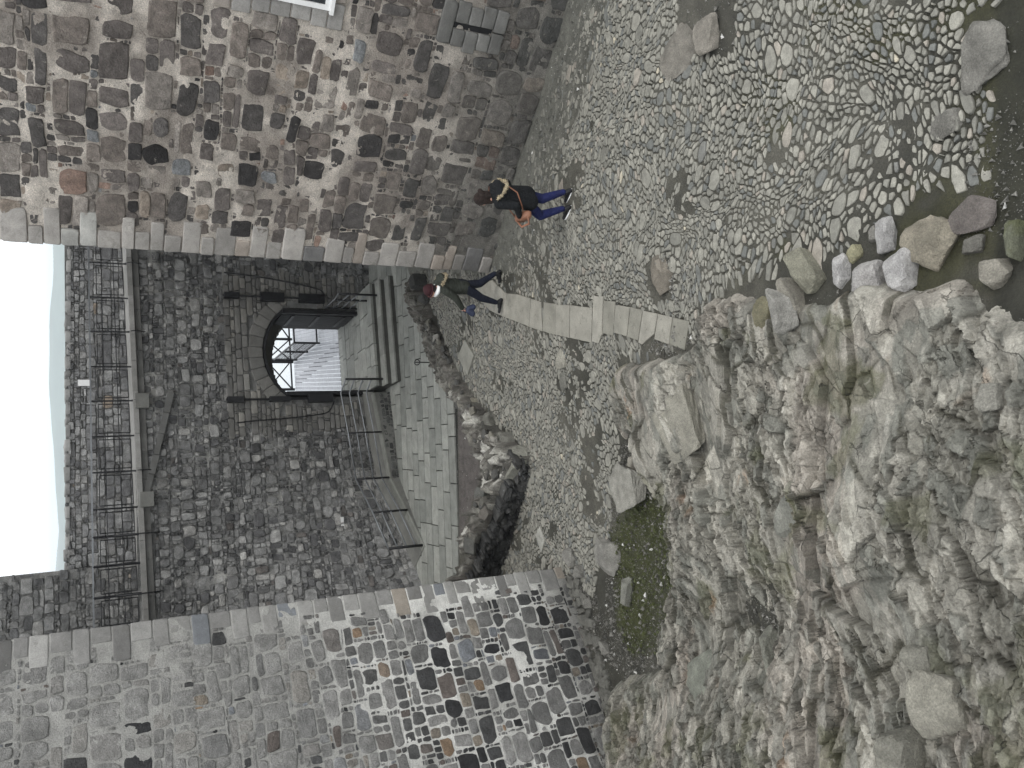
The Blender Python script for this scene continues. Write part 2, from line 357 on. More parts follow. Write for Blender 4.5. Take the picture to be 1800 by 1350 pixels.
rx0 = min(p[0] for p in ROCKW); rx1 = max(p[0] for p in ROCKW); ry0 = max(1.8, min(p[1] for p in ROCKW)); ry1 = max(p[1] for p in ROCKW)
rx0 = max(rx0, -10)
X, Y, Fq = grid(np.arange(rx0-.2, rx1+.2, .0165), np.arange(ry0-.2, ry1+.2, .0165))
sdr = sdist(X, Y, ROCKW)
keep = sdr > -.22
h, v1, v2, v3, e2, e3, v4, ed = rockh(X, Y)
mk = sstep(-.14, .16, sdr+.12*vnoise(X/.3, Y/.3, 79))
# the two big ridges that stand up at the left of the yard
def ridge(ix_, iy_, z, rad):
    p = atz(ix_, iy_, z); return np.exp(-((X-p[0])**2+(Y-p[1])**2)/rad**2)
Z = G(X, Y) - .16 + mk*(.33 + h)
Z += mk*(.35*ridge(1230, 960, 1.0, .8) + .32*ridge(1310, 1290, 1.7, .8) + .3*ridge(1160, 800, .7, .5) + .35*ridge(1560, 950, 1.9, .8) + .2*ridge(1180, 690, .8, .6) - .22*ridge(1350, 1090, 1.4, .5) - .1*ridge(1500, 1180, 1.9, .5))
rc = lerpc(srgb(116, 114, 106), srgb(146, 143, 134), v2)
rc = lerpc(rc, srgb(150, 140, 131), .35*sstep(.05, .3, fbm(X/1.5, Y/1.5, 3, 60)))
rc = lerpc(rc, srgb(96, 98, 92), .5*(v3 > .72))
rc = lerpc(rc, srgb(72, 70, 60), .75*sstep(.12, .02, e2)*sstep(-.1, .2, vnoise(X/.4, Y/.4, 66)))
rc = lerpc(rc, srgb(64, 62, 55), .7*ed*sstep(.10, .0, e3))
rc = rc*(.86+.28*v4[:, None])
rc = lerpc(rc, srgb(74, 76, 44), .4*sstep(.2, .36, fbm(X/.55, Y/.55, 4, 61)))
rc = lerpc(rc, srgb(176, 172, 162), .4*sstep(.24, .4, fbm(X/.3, Y/.2, 4, 62)))
rc = lerpc(rc, srgb(165, 125, 92), .25*sstep(.42, .55, fbm(X/.8, Y/.35, 4, 64)))
Fk = Fq[keep[Fq].all(1)]
used = np.zeros(len(X), bool); used[Fk.ravel()] = True; rm = np.cumsum(used)-1
RX, RY, RZ = X[used], Y[used], Z[used]
tag(obj('rock_outcrop', np.stack([RX, RY, RZ], 1), rm[Fk], M['rock'], col=rc[used], smooth=False), kind='structure')
_rz = {}
for a, b, z in zip((RX/.1).astype(int), (RY/.1).astype(int), RZ): _rz[(a, b)] = max(z, _rz.get((a, b), -9))
def topz(x, y): return max(float(G(x, y)), _rz.get((int(x/.1), int(y/.1)), -9))
del X, Y, Z, Fq, h
# ------------------------------------------------------------------ stones: plans, then bodies
def pack(x0, x1, y0, y1, radii, tries, seed, ax=1.0, ok=None, over=.86):
    """sites of different reach, the big ones first"""
    r = random.Random(seed); cell = max(radii[0][0], .05)*2; grd = {}; out = []
    X0, X1 = x0/ax, x1/ax
    for (ra, rb, cnt) in radii:
        for _ in range(cnt):
            rr = r.uniform(ra, rb); x = r.uniform(X0, X1); y = r.uniform(y0, y1)
            if ok is not None and not ok(x*ax, y, rr): continue
            ci, cj = int(x//cell), int(y//cell); good = True
            for i in (-1, 0, 1):
                for j in (-1, 0, 1):
                    for q in grd.get((ci+i, cj+j), ()):
                        s = out[q]
                        if (s[0]-x)**2+(s[1]-y)**2 < (over*(s[2]+rr))**2: good = False; break
                    if not good: break
                if not good: break
            if good:
                grd.setdefault((ci, cj), []).append(len(out)); out.append((x, y, rr))
    return out, grd, cell
def laguerre(sites, grd, cell, gap, ax=1.0, reach=1.7):
    polys = []; keep = []
    for i, (x, y, r) in enumerate(sites):
        R = r*reach; P = [(-R, -R), (R, -R), (R, R), (-R, R)]
        g = gap(x*ax, y, r) if callable(gap) else gap
        ci, cj = int(x//cell), int(y//cell)
        for a in (-2, -1, 0, 1, 2):
            for b in (-2, -1, 0, 1, 2):
                for q in grd.get((ci+a, cj+b), ()):
                    if q == i: continue
                    X, Y, rr = sites[q]; dx, dy = X-x, Y-y; L = math.hypot(dx, dy)
                    if L > R+rr*reach: continue
                    k = (L*L + r*r - rr*rr)/(2*L) - g/2; ux, uy = dx/L, dy/L
                    Q = []; n = len(P)
                    for t in range(n):
                        p1 = P[t]; p2 = P[(t+1) % n]; s1 = p1[0]*ux+p1[1]*uy-k; s2 = p2[0]*ux+p2[1]*uy-k
                        if s1 <= 0: Q.append(p1)
                        if (s1 < 0 < s2) or (s2 < 0 < s1):
                            f = s1/(s1-s2); Q.append((p1[0]+f*(p2[0]-p1[0]), p1[1]+f*(p2[1]-p1[1])))
                    P = Q
                    if len(P) < 3: break
                if len(P) < 3: break
            if len(P) < 3: break
        if len(P) < 3: continue
        polys.append(np.array([((px+x)*ax, py+y) for px, py in P])); keep.append(i)
    return polys, keep
def resample(P, n, rnds=1):
    for _ in range(rnds):
        Q = np.roll(P, -1, 0); P = np.stack([.91*P+.09*Q, .09*P+.91*Q], 1).reshape(-1, 2)
    d = np.roll(P, -1, 0)-P; L = np.hypot(d[:, 0], d[:, 1]); c = np.concatenate([[0], np.cumsum(L)])
    t = np.linspace(0, c[-1], n, endpoint=False); P2 = np.vstack([P, P[:1]])
    return np.stack([np.interp(t, c, P2[:, 0]), np.interp(t, c, P2[:, 1])], 1)
def stones(polys, cols, H, frame, n=14, rag=.05, rnds=1, sink=.03, seed=1, tilt=.25, dome=.8, tex=.12):
    R = np.random.RandomState(seed); m = len(polys)
    P = np.stack([resample(p, n, rnds) for p in polys]); c = P.mean(1, keepdims=True); D = P-c
    sz = np.sqrt((D**2).sum(-1)).mean(1)
    k1 = R.randn(m, n); k1 = (k1+np.roll(k1, 1, 1))*.6
    D = D*(1+rag*k1[..., None])
    H = np.asarray(H).reshape(m, 1)
    td = R.randn(m, 2)*tilt
    def ring(s, hh):
        dd = D*s; ht = hh*H + (dd*td[:, None, :]).sum(-1)*(H/np.maximum(sz[:, None], .01))*.8*(1 if s < 1 else 0)
        ht = ht + R.randn(m, n)*H*tex*(1 if hh > 0 else 0)*np.clip(.12/np.maximum(sz[:, None], .02), .35, 1); return dd, ht
    lv = [ring(1.0, 0), ring(.985, dome*.7), ring(.93, .97), ring(.86, 1.0), ring(.5, 1.03)]
    lv[0] = (D, np.full((m, n), -sink))
    V = []; k = len(lv)
    for dd, ht in lv: V.append(np.concatenate([c+dd, ht[..., None]], -1))
    V = np.stack(V, 1).reshape(m, k*n, 3)
    cen = np.concatenate([c[:, 0], 1.06*H + R.randn(m, 1)*H*tex], -1)[:, None, :]
    V = np.concatenate([V, cen], 1); per = k*n+1
    A = np.arange(n); B = (A+1) % n
    Q = np.concatenate([np.stack([l*n+A, l*n+B, (l+1)*n+B, (l+1)*n+A], 1) for l in range(k-1)])
    T = np.stack([(k-1)*n+A, (k-1)*n+B, np.full(n, k*n)], 1)
    off = (np.arange(m)*per)[:, None, None]
    Q = (Q[None]+off).reshape(-1, 4); T = (T[None]+off).reshape(-1, 3)
    V = V.reshape(-1, 3); W = frame(V[:, 0], V[:, 1], V[:, 2])
    C = np.repeat(np.asarray(cols), per, 0)*(1+.05*R.randn(m*per, 1))
    return W, (Q, T), np.clip(C, .005, 1)
def gframe(x, y, h): return np.stack([x, y, G(x, y)+h], 1)
# ------------------------------------------------------------------ the flagged path
def z8(x, y): return (740+x/3.6, 420+y/3.6)
FL = [[(300, 268), (385, 268), (385, 385), (336, 382)], [(385, 268), (457, 262), (440, 452), (385, 385)], [(457, 262), (545, 345), (540, 497), (438, 452)], [(547, 345), (613, 350), (603, 520), (541, 497)],
      [(615, 350), (701, 377), (689, 556), (605, 520)], [(704, 380), (766, 398), (774, 585), (692, 556)], [(783, 400), (860, 412), (859, 607), (777, 585)], [(863, 415), (948, 420), (944, 627), (861, 607)],
      [(951, 420), (1090, 436), (1084, 656), (947, 627)], [(1099, 362), (1160, 365), (1150, 605), (1130, 662), (1088, 650)], [(1164, 390), (1236, 397), (1221, 612), (1156, 598)], [(1241, 430), (1255, 418), (1330, 433), (1309, 617), (1227, 592)],
      [(1335, 432), (1411, 452), (1382, 642), (1313, 620)], [(1415, 455), (1507, 475), (1484, 602), (1408, 668), (1386, 655)], [(1510, 475), (1600, 497), (1577, 668), (1487, 634)], [(1604, 498), (1706, 522), (1676, 702), (1580, 668)]]
FLI = [[z8(*q) for q in f] for f in FL]
fp = []; 
for f in FLI:
    P = np.array([hit(*q)[:2] for q in f]); 
    if ((P-P.mean(0))[:, 0]*np.roll((P-P.mean(0))[:, 1], -1)-(P-P.mean(0))[:, 1]*np.roll((P-P.mean(0))[:, 0], -1)).sum() < 0: P = P[::-1]
    fp.append(P)
def slabs(polys, cols, zf, name, m, seed, th=.05, n=28, rag=.004):
    """thin dressed slabs with straight edges"""
    R = np.random.RandomState(seed); V = []; C = []; Q = []; NG = []; o = 0
    for P, c in zip(polys, cols):
        cc = P.mean(0); L = np.roll(P, -1, 0)-P; k = len(P); per = max(2, n//k)
        E = np.concatenate([P[i]+L[i]*np.linspace(0, 1, per, endpoint=False)[:, None] for i in range(k)])
        nn = len(E); D = E-cc; D = D*(1+rag*R.randn(nn, 1)); tl = R.randn(2)*.004; dz = R.uniform(-.004, .006)
        for s_, hh in ((1.0, -th), (1.0, -.006), (1-.012/np.maximum(.2, np.abs(D).max()), 0), (.5, .001), (.02, .001)):
            q = cc+D*s_; z = zf(q[:, 0], q[:, 1])+hh+dz+(D*s_)@tl+.0015*R.randn(nn); V.append(np.stack([q[:, 0], q[:, 1], z], 1))
        for l in range(4):
            A = np.arange(nn); B = (A+1) % nn; Q.append(np.stack([o+l*nn+A, o+l*nn+B, o+(l+1)*nn+B, o+(l+1)*nn+A], 1))
        C.append(np.repeat(np.array(c)[None], 5*nn, 0)); o += 5*nn
    return np.concatenate(V), np.concatenate(Q), np.concatenate(C)
cc = [lerpc(srgb(124, 122, 113), srgb(148, 145, 136), rnd.random()) for f in fp]
V, Q, C = slabs(fp, cc, lambda x, y: G(x, y)+.032+.006*vnoise(x/.4, y/.4, 8), 'path', None, 3, th=.12, rag=.006)
tag(obj('flagstone_path', V, Q, M['flag'], col=C), kind='structure')
# ------------------------------------------------------------------ cobbles
BLOCK = []          # (polygon in the photo) places where other stones lie
for f in FLI:
    a = np.array(f); c0 = a.mean(0); BLOCK.append([tuple(c0+(q-c0)*1.06) for q in a])
BLOCK += [[(1187, -90), (1300, -90), (1292, 50), (1290, 95), (1245, 100), (1195, 92)], [(1140, 452), (1180, 460), (1187, 500), (1180, 528), (1150, 530), (1140, 500)],
          [(1700, 30), (1760, 30), (1765, 110), (1760, 160), (1725, 160), (1700, 110)]]
ZD = [z8(*q) for q in [(292, 638), (349, 738), (308, 862), (246, 745)]]; BLOCK.append(ZD)
def cob_ok(x, y, r):
    a, b = proj((x, y, G(x, y)))
    return -70 < b < 1060 and 720 < a < 1790 and inpoly(np.array(a), np.array(b), COBBLE)
_okc = {}
def cob_fast(x, y, r):
    k = (int(x/.12), int(y/.12))
    if k not in _okc: _okc[k] = bool(cob_ok((k[0]+.5)*.12, (k[1]+.5)*.12, 0))
    return _okc[k]
allp = []
A_, B_ = .100, .062            # usual spacing of the setts, long and short; larger towards the near end of the yard
def warp(u, v):                # the grain wanders
    q = np.maximum(0, 10.5-np.asarray(v, float)); v2 = v-.012*q*q; u2 = 2.6+(u-2.6)*(1+.022*q)
    return u2 + .36*vnoise(u/.9, v/.9, 201) + .13*vnoise(u/.27, v/.27, 203), v2 + .36*vnoise(u/.9, v/.9, 202) + .13*vnoise(u/.27, v/.27, 204)
R_c = np.random.RandomState(12)
ui, vi = np.meshgrid(np.arange(-5.8/A_, 9.6/A_), np.arange(3.6/B_, 22.3/B_))
ui = ui.ravel(); vi = vi.ravel(); ui = ui + .5*(vi.astype(int) % 2) + R_c.uniform(-.36, .36, len(ui)); vi = vi + R_c.uniform(-.36, .36, len(vi))
wx_, wy_ = warp(ui*A_, vi*B_)
fa, fb_ = proj(np.stack([wx_, wy_, G(wx_, wy_)], 1)); k_ = inpoly(fa, fb_, COBBLE) & (fb_ > -260)
ui, vi, wx_, wy_ = ui[k_], vi[k_], wx_[k_], wy_[k_]
wt = R_c.uniform(-.22, .22, len(ui))            # power of each sett, in cell units
nb_big = 1300; bi = R_c.choice(len(ui), nb_big, replace=False); big = np.zeros(len(ui)); big[bi] = R_c.uniform(.15, 1.0, nb_big)**2.2*1.0
SITE = {}
order = list(zip(ui, vi, wt, big)); bigs = [(a, b, g) for a, b, w_, g in order if g > 0]; BG = {}
for q in bigs: BG.setdefault((int(q[0]//3), int(q[1]//3)), []).append(q)
alive = []
for a, b, w_, g in order:
    okk = True
    for i in (-1, 0, 1):
        for j in (-1, 0, 1):
            for q in BG.get((int(a//3)+i, int(b//3)+j), ()):
                dd = math.hypot(q[0]-a, q[1]-b)
                if dd > 0 and dd < .35+q[2] and not (g > q[2]): okk = False
    if okk: alive.append((a, b, (w_ if g == 0 else g*g+.8*g), g))
for n_i, q in enumerate(alive): SITE.setdefault((int(q[0]//1.5), int(q[1]//1.5)), []).append(n_i)
for n_i, (a, b, w_, g) in enumerate(alive):
    R0 = .95 if g == 0 else .8+g*1.25; P = [(-R0, -R0*.8), (-R0*.7, -R0), (R0*.7, -R0), (R0, -R0*.8), (R0, R0*.8), (R0*.7, R0), (-R0*.7, R0), (-R0, R0*.8)]
    ci, cj = int(a//1.5), int(b//1.5); rg = 2 if g == 0 else 3; gp_ = .075+.06*max(0, min(1, (10-b*B_)/5))+.08*R_c.rand()
    for i in range(-rg, rg+1):
        for j in range(-rg, rg+1):
            for m_i in SITE.get((ci+i, cj+j), ()):
                if m_i == n_i: continue
                X_, Y_, w2, g2 = alive[m_i]; dx, dy = X_-a, Y_-b; L = math.hypot(dx, dy)
                if L > 2.2+g+g2*1.5 or L < 1e-6: continue
                k = (L*L+w_-w2)/(2*L)-gp_; ux, uy = dx/L, dy/L; Q = []; n = len(P)
                for t in range(n):
                    p1 = P[t]; p2 = P[(t+1) % n]; s1 = p1[0]*ux+p1[1]*uy-k; s2 = p2[0]*ux+p2[1]*uy-k
                    if s1 <= 0: Q.append(p1)
                    if (s1 < 0 < s2) or (s2 < 0 < s1):
                        f = s1/(s1-s2); Q.append((p1[0]+f*(p2[0]-p1[0]), p1[1]+f*(p2[1]-p1[1])))
                P = Q
                if len(P) < 3: break
            if len(P) < 3: break
        if len(P) < 3: break
    if len(P) < 3: continue
    P = np.array(P)+np.array([a, b]); 
    if (P.max(0)-P.min(0)).min() < .16: continue
    allp.append(np.stack(warp(P[:, 0]*A_, P[:, 1]*B_), 1))
cen = np.array([p.mean(0) for p in allp]); cz = G(cen[:, 0], cen[:, 1]); ia, ib = proj(np.stack([cen[:, 0], cen[:, 1], cz], 1))
ok = inpoly(ia, ib, COBBLE)
for bl in BLOCK: ok &= ~inpoly(ia, ib, bl)
nz = fbm(cen[:, 0]/.7, cen[:, 1]/.7, 3, 15)
RR = nr.rand(len(cen))
ok &= ~((nz > .30) & (RR < .7))
dw = ia-RWL(ib); nearw = (ib < 476) & (dw < 75+30*vnoise(cen[:, 0]/.5, cen[:, 1]/.5, 4))
ok &= ~(nearw & (RR < .93-.006*dw))
ok &= ~((ia > 1725) & (RR < (ia-1720)/70))
allp = [p for p, o in zip(allp, ok) if o]; cen = cen[ok]; ia = ia[ok]; ib = ib[ok]; nz = nz[ok]; dw = dw[ok]
t = nr.rand(len(allp))
cc = lerpc(srgb(110, 109, 102), srgb(138, 136, 127), t)
cc = lerpc(cc, srgb(146, 138, 128), (nr.rand(len(t)) < .05)*.6); cc = lerpc(cc, srgb(92, 94, 92), (nr.rand(len(t)) < .12)*.8)
cc = lerpc(cc, srgb(172, 165, 148), (nr.rand(len(t)) < .0025)*1.0)
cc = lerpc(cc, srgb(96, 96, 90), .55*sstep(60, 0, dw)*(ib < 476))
HH = (.016+.012*nr.rand(len(t)))*(1-.5*sstep(.05, .3, nz))
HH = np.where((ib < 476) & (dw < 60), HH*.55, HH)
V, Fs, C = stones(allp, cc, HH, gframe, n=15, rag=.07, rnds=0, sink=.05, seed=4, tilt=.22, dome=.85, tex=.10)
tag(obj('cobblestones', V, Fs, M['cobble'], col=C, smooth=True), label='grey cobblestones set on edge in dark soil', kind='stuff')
print('cobbles', len(allp))
# ------------------------------------------------------------------ walls
class Face:
    """an upright wall face: s along it, t up, h out of it"""
    def __init__(f, O, ang, bulge=None):
        f.O = np.array(O, float); f.u = np.array([math.cos(ang), math.sin(ang), 0]); f.n = np.array([math.sin(ang), -math.cos(ang), 0]); f.b = bulge
    def __call__(f, s, t, h=0):
        s = np.asarray(s, float); t = np.asarray(t, float); h = np.asarray(h, float)+0*s
        if f.b is not None: h = h+f.b(s, t)
        P = f.O + s[..., None]*f.u + h[..., None]*f.n
        P = P + t[..., None]*np.array([0, 0, 1.]); return P
    def st(f, ix, iy):
        r = ray(ix, iy); k = ((f.O-CAM) @ f.n)/(r @ f.n); p = CAM+k*r; return float((p-f.O) @ f.u), float(p[2])
def backing(F, s0, s1, t0, t1, step, name, m, parent, amp=.018, hole=None, col=None, seed=0, deep=0.0):
    S, T, Q = grid(np.arange(s0, s1+step, step), np.arange(t0, t1+step, step))
    S = np.minimum(S, s1); T = np.minimum(T, t1)
    H = amp*fbm(S/.16, T/.16, 3, seed+2)+amp*1.2*fbm(S/.8, T/.8, 2, seed+5) - deep
    if hole is not None:
        k = ~hole(S, T); Q = Q[k[Q].all(1)]
    c = col(S, T)
    return obj(name, F(S, T, H), Q, m, parent, col=c, smooth=True)
def coursed(s0, s1, t0, t1, hr, ar, seed, gap=.02, jit=.012, split=.25, wob=.03):
    R = random.Random(seed); out = []; t = t0; k = 0
    while t < t1:
        h = R.uniform(*hr) if R.random() > .2 else R.uniform(hr[0]*.6, hr[0]); s = s0-R.uniform(0, .5)
        nb = lambda a, q: wob*float(vnoise(a/.9, q*7.3, seed))*2
        while s < s1:
            wd = h*R.uniform(*ar)
            if R.random() < .12: wd *= 1.5
            def quad(a, b, c, d):
                g = gap/2+R.uniform(0, gap*.3); j = lambda: R.uniform(-jit, jit)
                m1 = (a+b)/2
                pts = [(a+g+j(), c+g+j()+nb(a, k)), (m1, c+g+nb(m1, k)+j()), (b-g+j(), c+g+j()+nb(b, k)), (b-g+j(), (c+d)/2), (b-g+j(), d-g+j()+nb(b, k+1)), (m1, d-g+nb(m1, k+1)+j()), (a+g+j(), d-g+j()+nb(a, k+1)), (a+g+j(), (c+d)/2)]
                out.append(np.array(pts))
            z = R.random()
            if z < split and h > .14:
                q = R.uniform(.35, .65); quad(s, s+wd, t, t+h*q)
                x = R.uniform(.3, .7)
                if R.random() < .5: quad(s, s+wd, t+h*q, t+h)
                else: quad(s, s+wd*x, t+h*q, t+h); quad(s+wd*x, s+wd, t+h*q, t+h)
            else: quad(s, s+wd, t, t+h)
            s += wd
            if R.random() < .3:       # pinning stones in the upright joint
                w2 = R.uniform(.035, .06)+gap; n = R.randint(1, 3)
                for i in range(n): quad(s, s+w2, t+h*i/n, t+h*(i+1)/n)
                s += w2
        t += h; k += 1
    return out
def boulder_rows(s0, s1, t0, t1, seed, K=1.0, thin=.5, gk=.6):
    """large irregular stones brought to rough courses, the joints packed with small pinnings"""
    R = random.Random(seed); out = []; t = t0; k = 0; R_u = R.uniform; U = lambda a, b: R_u(a, b)*K
    nb = lambda a, q: .10*float(vnoise(a/.8, q*5.1, seed))+.03*float(vnoise(a/.25, q*9.1, seed+1))
    def poly(a, b, c, d, q0, q1, g=.016, j=.03):
        g *= gk*(.5+.5*K); j *= K
        jj = lambda: R.uniform(-j, j); m1 = a+(b-a)*R.uniform(.35, .65); sk = R.uniform(-.12, .12)*(d-c)
        f = lambda s_, v: (s_+sk*(v-.5), c+g+(d-c-2*g)*v+(nb(s_, q0)*(1-v)+nb(s_, q1)*v)+jj()*.7)
        cut = R.uniform(0, .3)*min(b-a, d-c)
        e = [f(a+g+cut*R.random(), 0), f(m1, 0), f(b-g-cut*R.random(), 0), f(b-g+jj(), R.uniform(.25, .4)), f(b-g+jj(), R.uniform(.6, .8)), f(b-g-cut*R.random(), 1), f(m1+jj(), 1), f(a+g+cut*R.random(), 1), f(a+g+jj(), .7), f(a+g+jj(), .35)]
        out.append(np.array(e))
    while t < t1:
        tall = k % 2 == 0 or R.random() > 2*thin; h = U(.24, .48) if tall else R.choice([U(.05, .09), U(.1, .2)]); s = s0-R.random()*.4
        while s < s1:
            if tall:
                w_ = U(.28, .62)
                z = R.random()
                if z < .5: poly(s, s+w_, t, t+h, k, k+1, .018, .03)
                elif z < .7:
                    x = R.uniform(.4, .7); poly(s, s+w_, t, t+h*x, k, k+x, .014, .015); n = R.randint(1, 3)
                    for i in range(n): poly(s+w_*i/n, s+w_*(i+1)/n, t+h*x, t+h, k+x, k+1, .012, .01)
                else:
                    x = R.uniform(.3, .5)
                    for i in range(2): poly(s, s+w_*x, t+h*i/2, t+h*(i+1)/2, k+i/2, k+(i+1)/2, .013, .012)
                    poly(s+w_*x, s+w_, t, t+h, k, k+1, .014, .02)
                s += w_
                if R.random() < .75:
                    w2 = U(.05, .11); n = max(2, int(h/U(.06, .12)))
                    for i in range(n):
                        if R.random() < .85: poly(s, s+w2, t+h*i/n, t+h*(i+1)/n, k+i/n, k+(i+1)/n, .011, .008)
                    s += w2
            else:
                w_ = h*R.uniform(.8, 2.4)
                if R.random() < .88: poly(s, s+w_, t, t+h, k, k+1, .011, .008)
                s += w_
        t += h; k += 1
    return out
def pick(n, table, R):
    ws = np.array([q[0] for q in table], float); idx = R.choice(len(table), n, p=ws/ws.sum())
    C = np.array([q[1] for q in table])[idx]; C = C*(1+.14*R.randn(n, 1)); return .58*C+.42*C.mean(1, keepdims=True)
def cens(P): return np.array([p.mean(0) for p in P])
# ---- right-hand tower wall
_pr = hit(861, 475); RW = Face((_pr[0], _pr[1], 0), -math.atan2(1, 1.225))
_pl = hit(987, 1000); LW = Face((_pl[0], _pl[1], 0), math.atan2(1, 1.25))
GW = Face((1.0, 25.3, 0), math.atan(.2))
_b4 = atz(737, 1019, 0); _sb = float((_b4-GW.O) @ GW.u); _hb = float((_b4-GW.O) @ GW.n)
GW.b = lambda s, t: np.clip((-3.4-s)/(-3.4-_sb), 0, 1.6)**1.3*_hb*np.clip(1-t/5.5, 0, 1.2)**1.3
print('GW bulge', _sb, _hb, 'RW', _pr, 'LW', _pl, 'top right', proj(RW(0., 9.5)), proj(LW(0., 9.)))
def solid(name, pts, z0, z1, m, parent, col):      # upright block from a plan
    n = len(pts); V = [(x, y, z0) for x, y in pts]+[(x, y, z1) for x, y in pts]
    F = [(i, (i+1) % n, n+(i+1) % n, n+i) for i in range(n)]+[tuple(range(n, 2*n)), tuple(range(n))[::-1]]
    return obj(name, V, F, m, parent, col=np.repeat(np.array([col]), 2*n, 0))
def mcol(a, b, seed, sc=.7):
    return lambda S, T: lerpc(a, b, sstep(-.3, .3, fbm(S/sc, T/sc, 4, seed)))
tw = thing('stone_tower', 'tall rubble tower wall of dark boulders and pale mortar with an arrow slit', 'tower', RW(0., 0.))
win = RW.st(577, 16); slit = [RW.st(*q) for q in ((797, 38), (862, 60))]
print('window', win, 'slit', slit)
WS0, WT0, WS1, WT1 = win[0], win[1], win[0]+1.1, win[1]+1.5
SLS = (slit[0][0]+slit[1][0])/2; ST0, ST1 = slit[1][1], slit[0][1]
def rok(x, y, r):
    if x-r*1.3 < .22: return False
    if WS0-.38 < x < WS1+.4 and WT0-.32 < y < WT1+.4: return False
    if abs(x-SLS) < .34+r*.6 and ST0-.22-r*.6 < y < ST1+.22+r*.6: return False
    return True
pl = boulder_rows(.15, 7.1, -.2, 12.1, 21)
pl = [p for p in pl if rok(p[:, 0].mean(), p[:, 1].mean(), (p[:, 0].max()-p[:, 0].min())*.5) and p[:, 0].min() > .18]
rr_ = np.array([.5*math.sqrt((p[:, 0].max()-p[:, 0].min())*(p[:, 1].max()-p[:, 1].min())) for p in pl]); cn = cens(pl)
R = np.random.RandomState(77)
TR = [(28, srgb(114, 103, 96)), (18, srgb(92, 86, 82)), (7, srgb(66, 62, 61)), (20, srgb(130, 116, 104)), (12, srgb(150, 138, 126)), (5, srgb(164, 144, 122)), (2, srgb(158, 122, 100)), (2, srgb(134, 137, 139))]
cc = pick(len(pl), TR, R)
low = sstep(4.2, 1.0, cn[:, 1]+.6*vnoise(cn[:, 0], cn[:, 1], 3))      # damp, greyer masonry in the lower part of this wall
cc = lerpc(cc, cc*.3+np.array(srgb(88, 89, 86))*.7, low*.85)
H = np.where(rr_ > .12, .05, np.where(rr_ > .06, .03, .014))*(.35+1.0*R.rand(len(pl)))
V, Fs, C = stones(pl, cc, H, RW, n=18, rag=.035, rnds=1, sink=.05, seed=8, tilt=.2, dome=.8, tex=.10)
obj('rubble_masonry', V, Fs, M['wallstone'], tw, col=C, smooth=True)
def rmc(S, T):
    a = lerpc(srgb(216, 207, 196), srgb(168, 159, 150), sstep(-.05, .3, fbm(S/.9, T/.9, 4, 12)))
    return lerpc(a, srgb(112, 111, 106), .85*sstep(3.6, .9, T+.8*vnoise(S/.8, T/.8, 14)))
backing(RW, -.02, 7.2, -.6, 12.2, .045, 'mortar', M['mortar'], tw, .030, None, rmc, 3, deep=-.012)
u, n_ = RW.u, RW.n
ret = np.array([math.sin(.42), math.cos(.42), 0])
p0 = RW(0.02, 0., -.06); p1 = RW(7.2, 0., -.06)
solid('wall_core', [tuple(q[:2]) for q in (p0, p1, p1+ret*10, p0+ret*9.6)], -.6, 12.2, M['mortar'], tw, srgb(110, 104, 98))
# corner stones
def quoins(F, t0, t1, side, seed, hr, table, name, parent, lw=(.28, .62), proud=.05, gap=.012):
    Rq = random.Random(seed); P = []; t = t0; k = 0
    while t < t1:
        h = Rq.uniform(*hr); w_ = lw[1]*Rq.uniform(.8, 1.1) if k % 2 else lw[0]*Rq.uniform(.9, 1.25)
        a, b = (-.03-Rq.uniform(0, .02), w_) if side > 0 else (-w_, .03+Rq.uniform(0, .02))
        g = gap/2; j = lambda: Rq.uniform(-.006, .006)
        P.append(np.array([(a+g+j(), t+g), ((a+b)/2, t+g+j()), (b-g+j(), t+g), (b-g+j(), t+h-g), ((a+b)/2, t+h-g+j()), (a+g+j(), t+h-g)])); t += h; k += 1
    Rn = np.random.RandomState(seed); c = pick(len(P), table, Rn)
    V, Fs, C = stones(P, c, np.full(len(P), proud)*(1+.2*Rn.randn(len(P))), F, n=24, rag=.012, rnds=0, sink=.25, seed=seed, tilt=.06, dome=.9, tex=.05)
    return obj(name, V, Fs, M['flag'], parent, col=C, smooth=True)
TQ = [(30, srgb(156, 149, 140)), (18, srgb(140, 134, 126)), (14, srgb(164, 148, 131)), (3, srgb(156, 126, 108)), (8, srgb(112, 110, 108)), (6, srgb(150, 148, 140))]
quoins(RW, -.2, 12.2, 1, 5, (.2, .42), TQ, 'quoins', tw)
# window high on the wall
def frame_blocks(F, s0, s1, t0, t1, wd, name, parent, seed, table, proud=.05):
    Rq = random.Random(seed); P = []
    def q(a, b, c, d): g = .006; P.append(np.array([(a+g, c+g), (b-g, c+g), (b-g, d-g), (a+g, d-g)]))
    t = t0
    while t < t1-.05:
        h = min(Rq.uniform(.2, .34), t1-t)
        q(s0-wd*Rq.uniform(.8, 1.3), s0, t, t+h); q(s1, s1+wd*Rq.uniform(.8, 1.3), t, t+h); t += h
    n = max(1, int((s1-s0+2*wd)/.42))
    for i in range(n):
        a = s0-wd+(s1-s0+2*wd)*i/n; b = s0-wd+(s1-s0+2*wd)*(i+1)/n; q(a, b, t0-wd*.9, t0); q(a, b, t1, t1+wd*.9)
    Rn = np.random.RandomState(seed); c = pick(len(P), table, Rn)
    V, Fs, C = stones(P, c, np.full(len(P), proud), F, n=20, rag=.006, rnds=0, sink=.12, seed=seed, tilt=.04, dome=.92, tex=.03)
    return obj(name, V, Fs, M['flag'], parent, col=C, smooth=True)
frame_blocks(RW, WS0, WS1, WT0, WT1, .3, 'window_surround', tw, 9, [(1, srgb(136, 132, 126)), (1, srgb(150, 138, 124))])
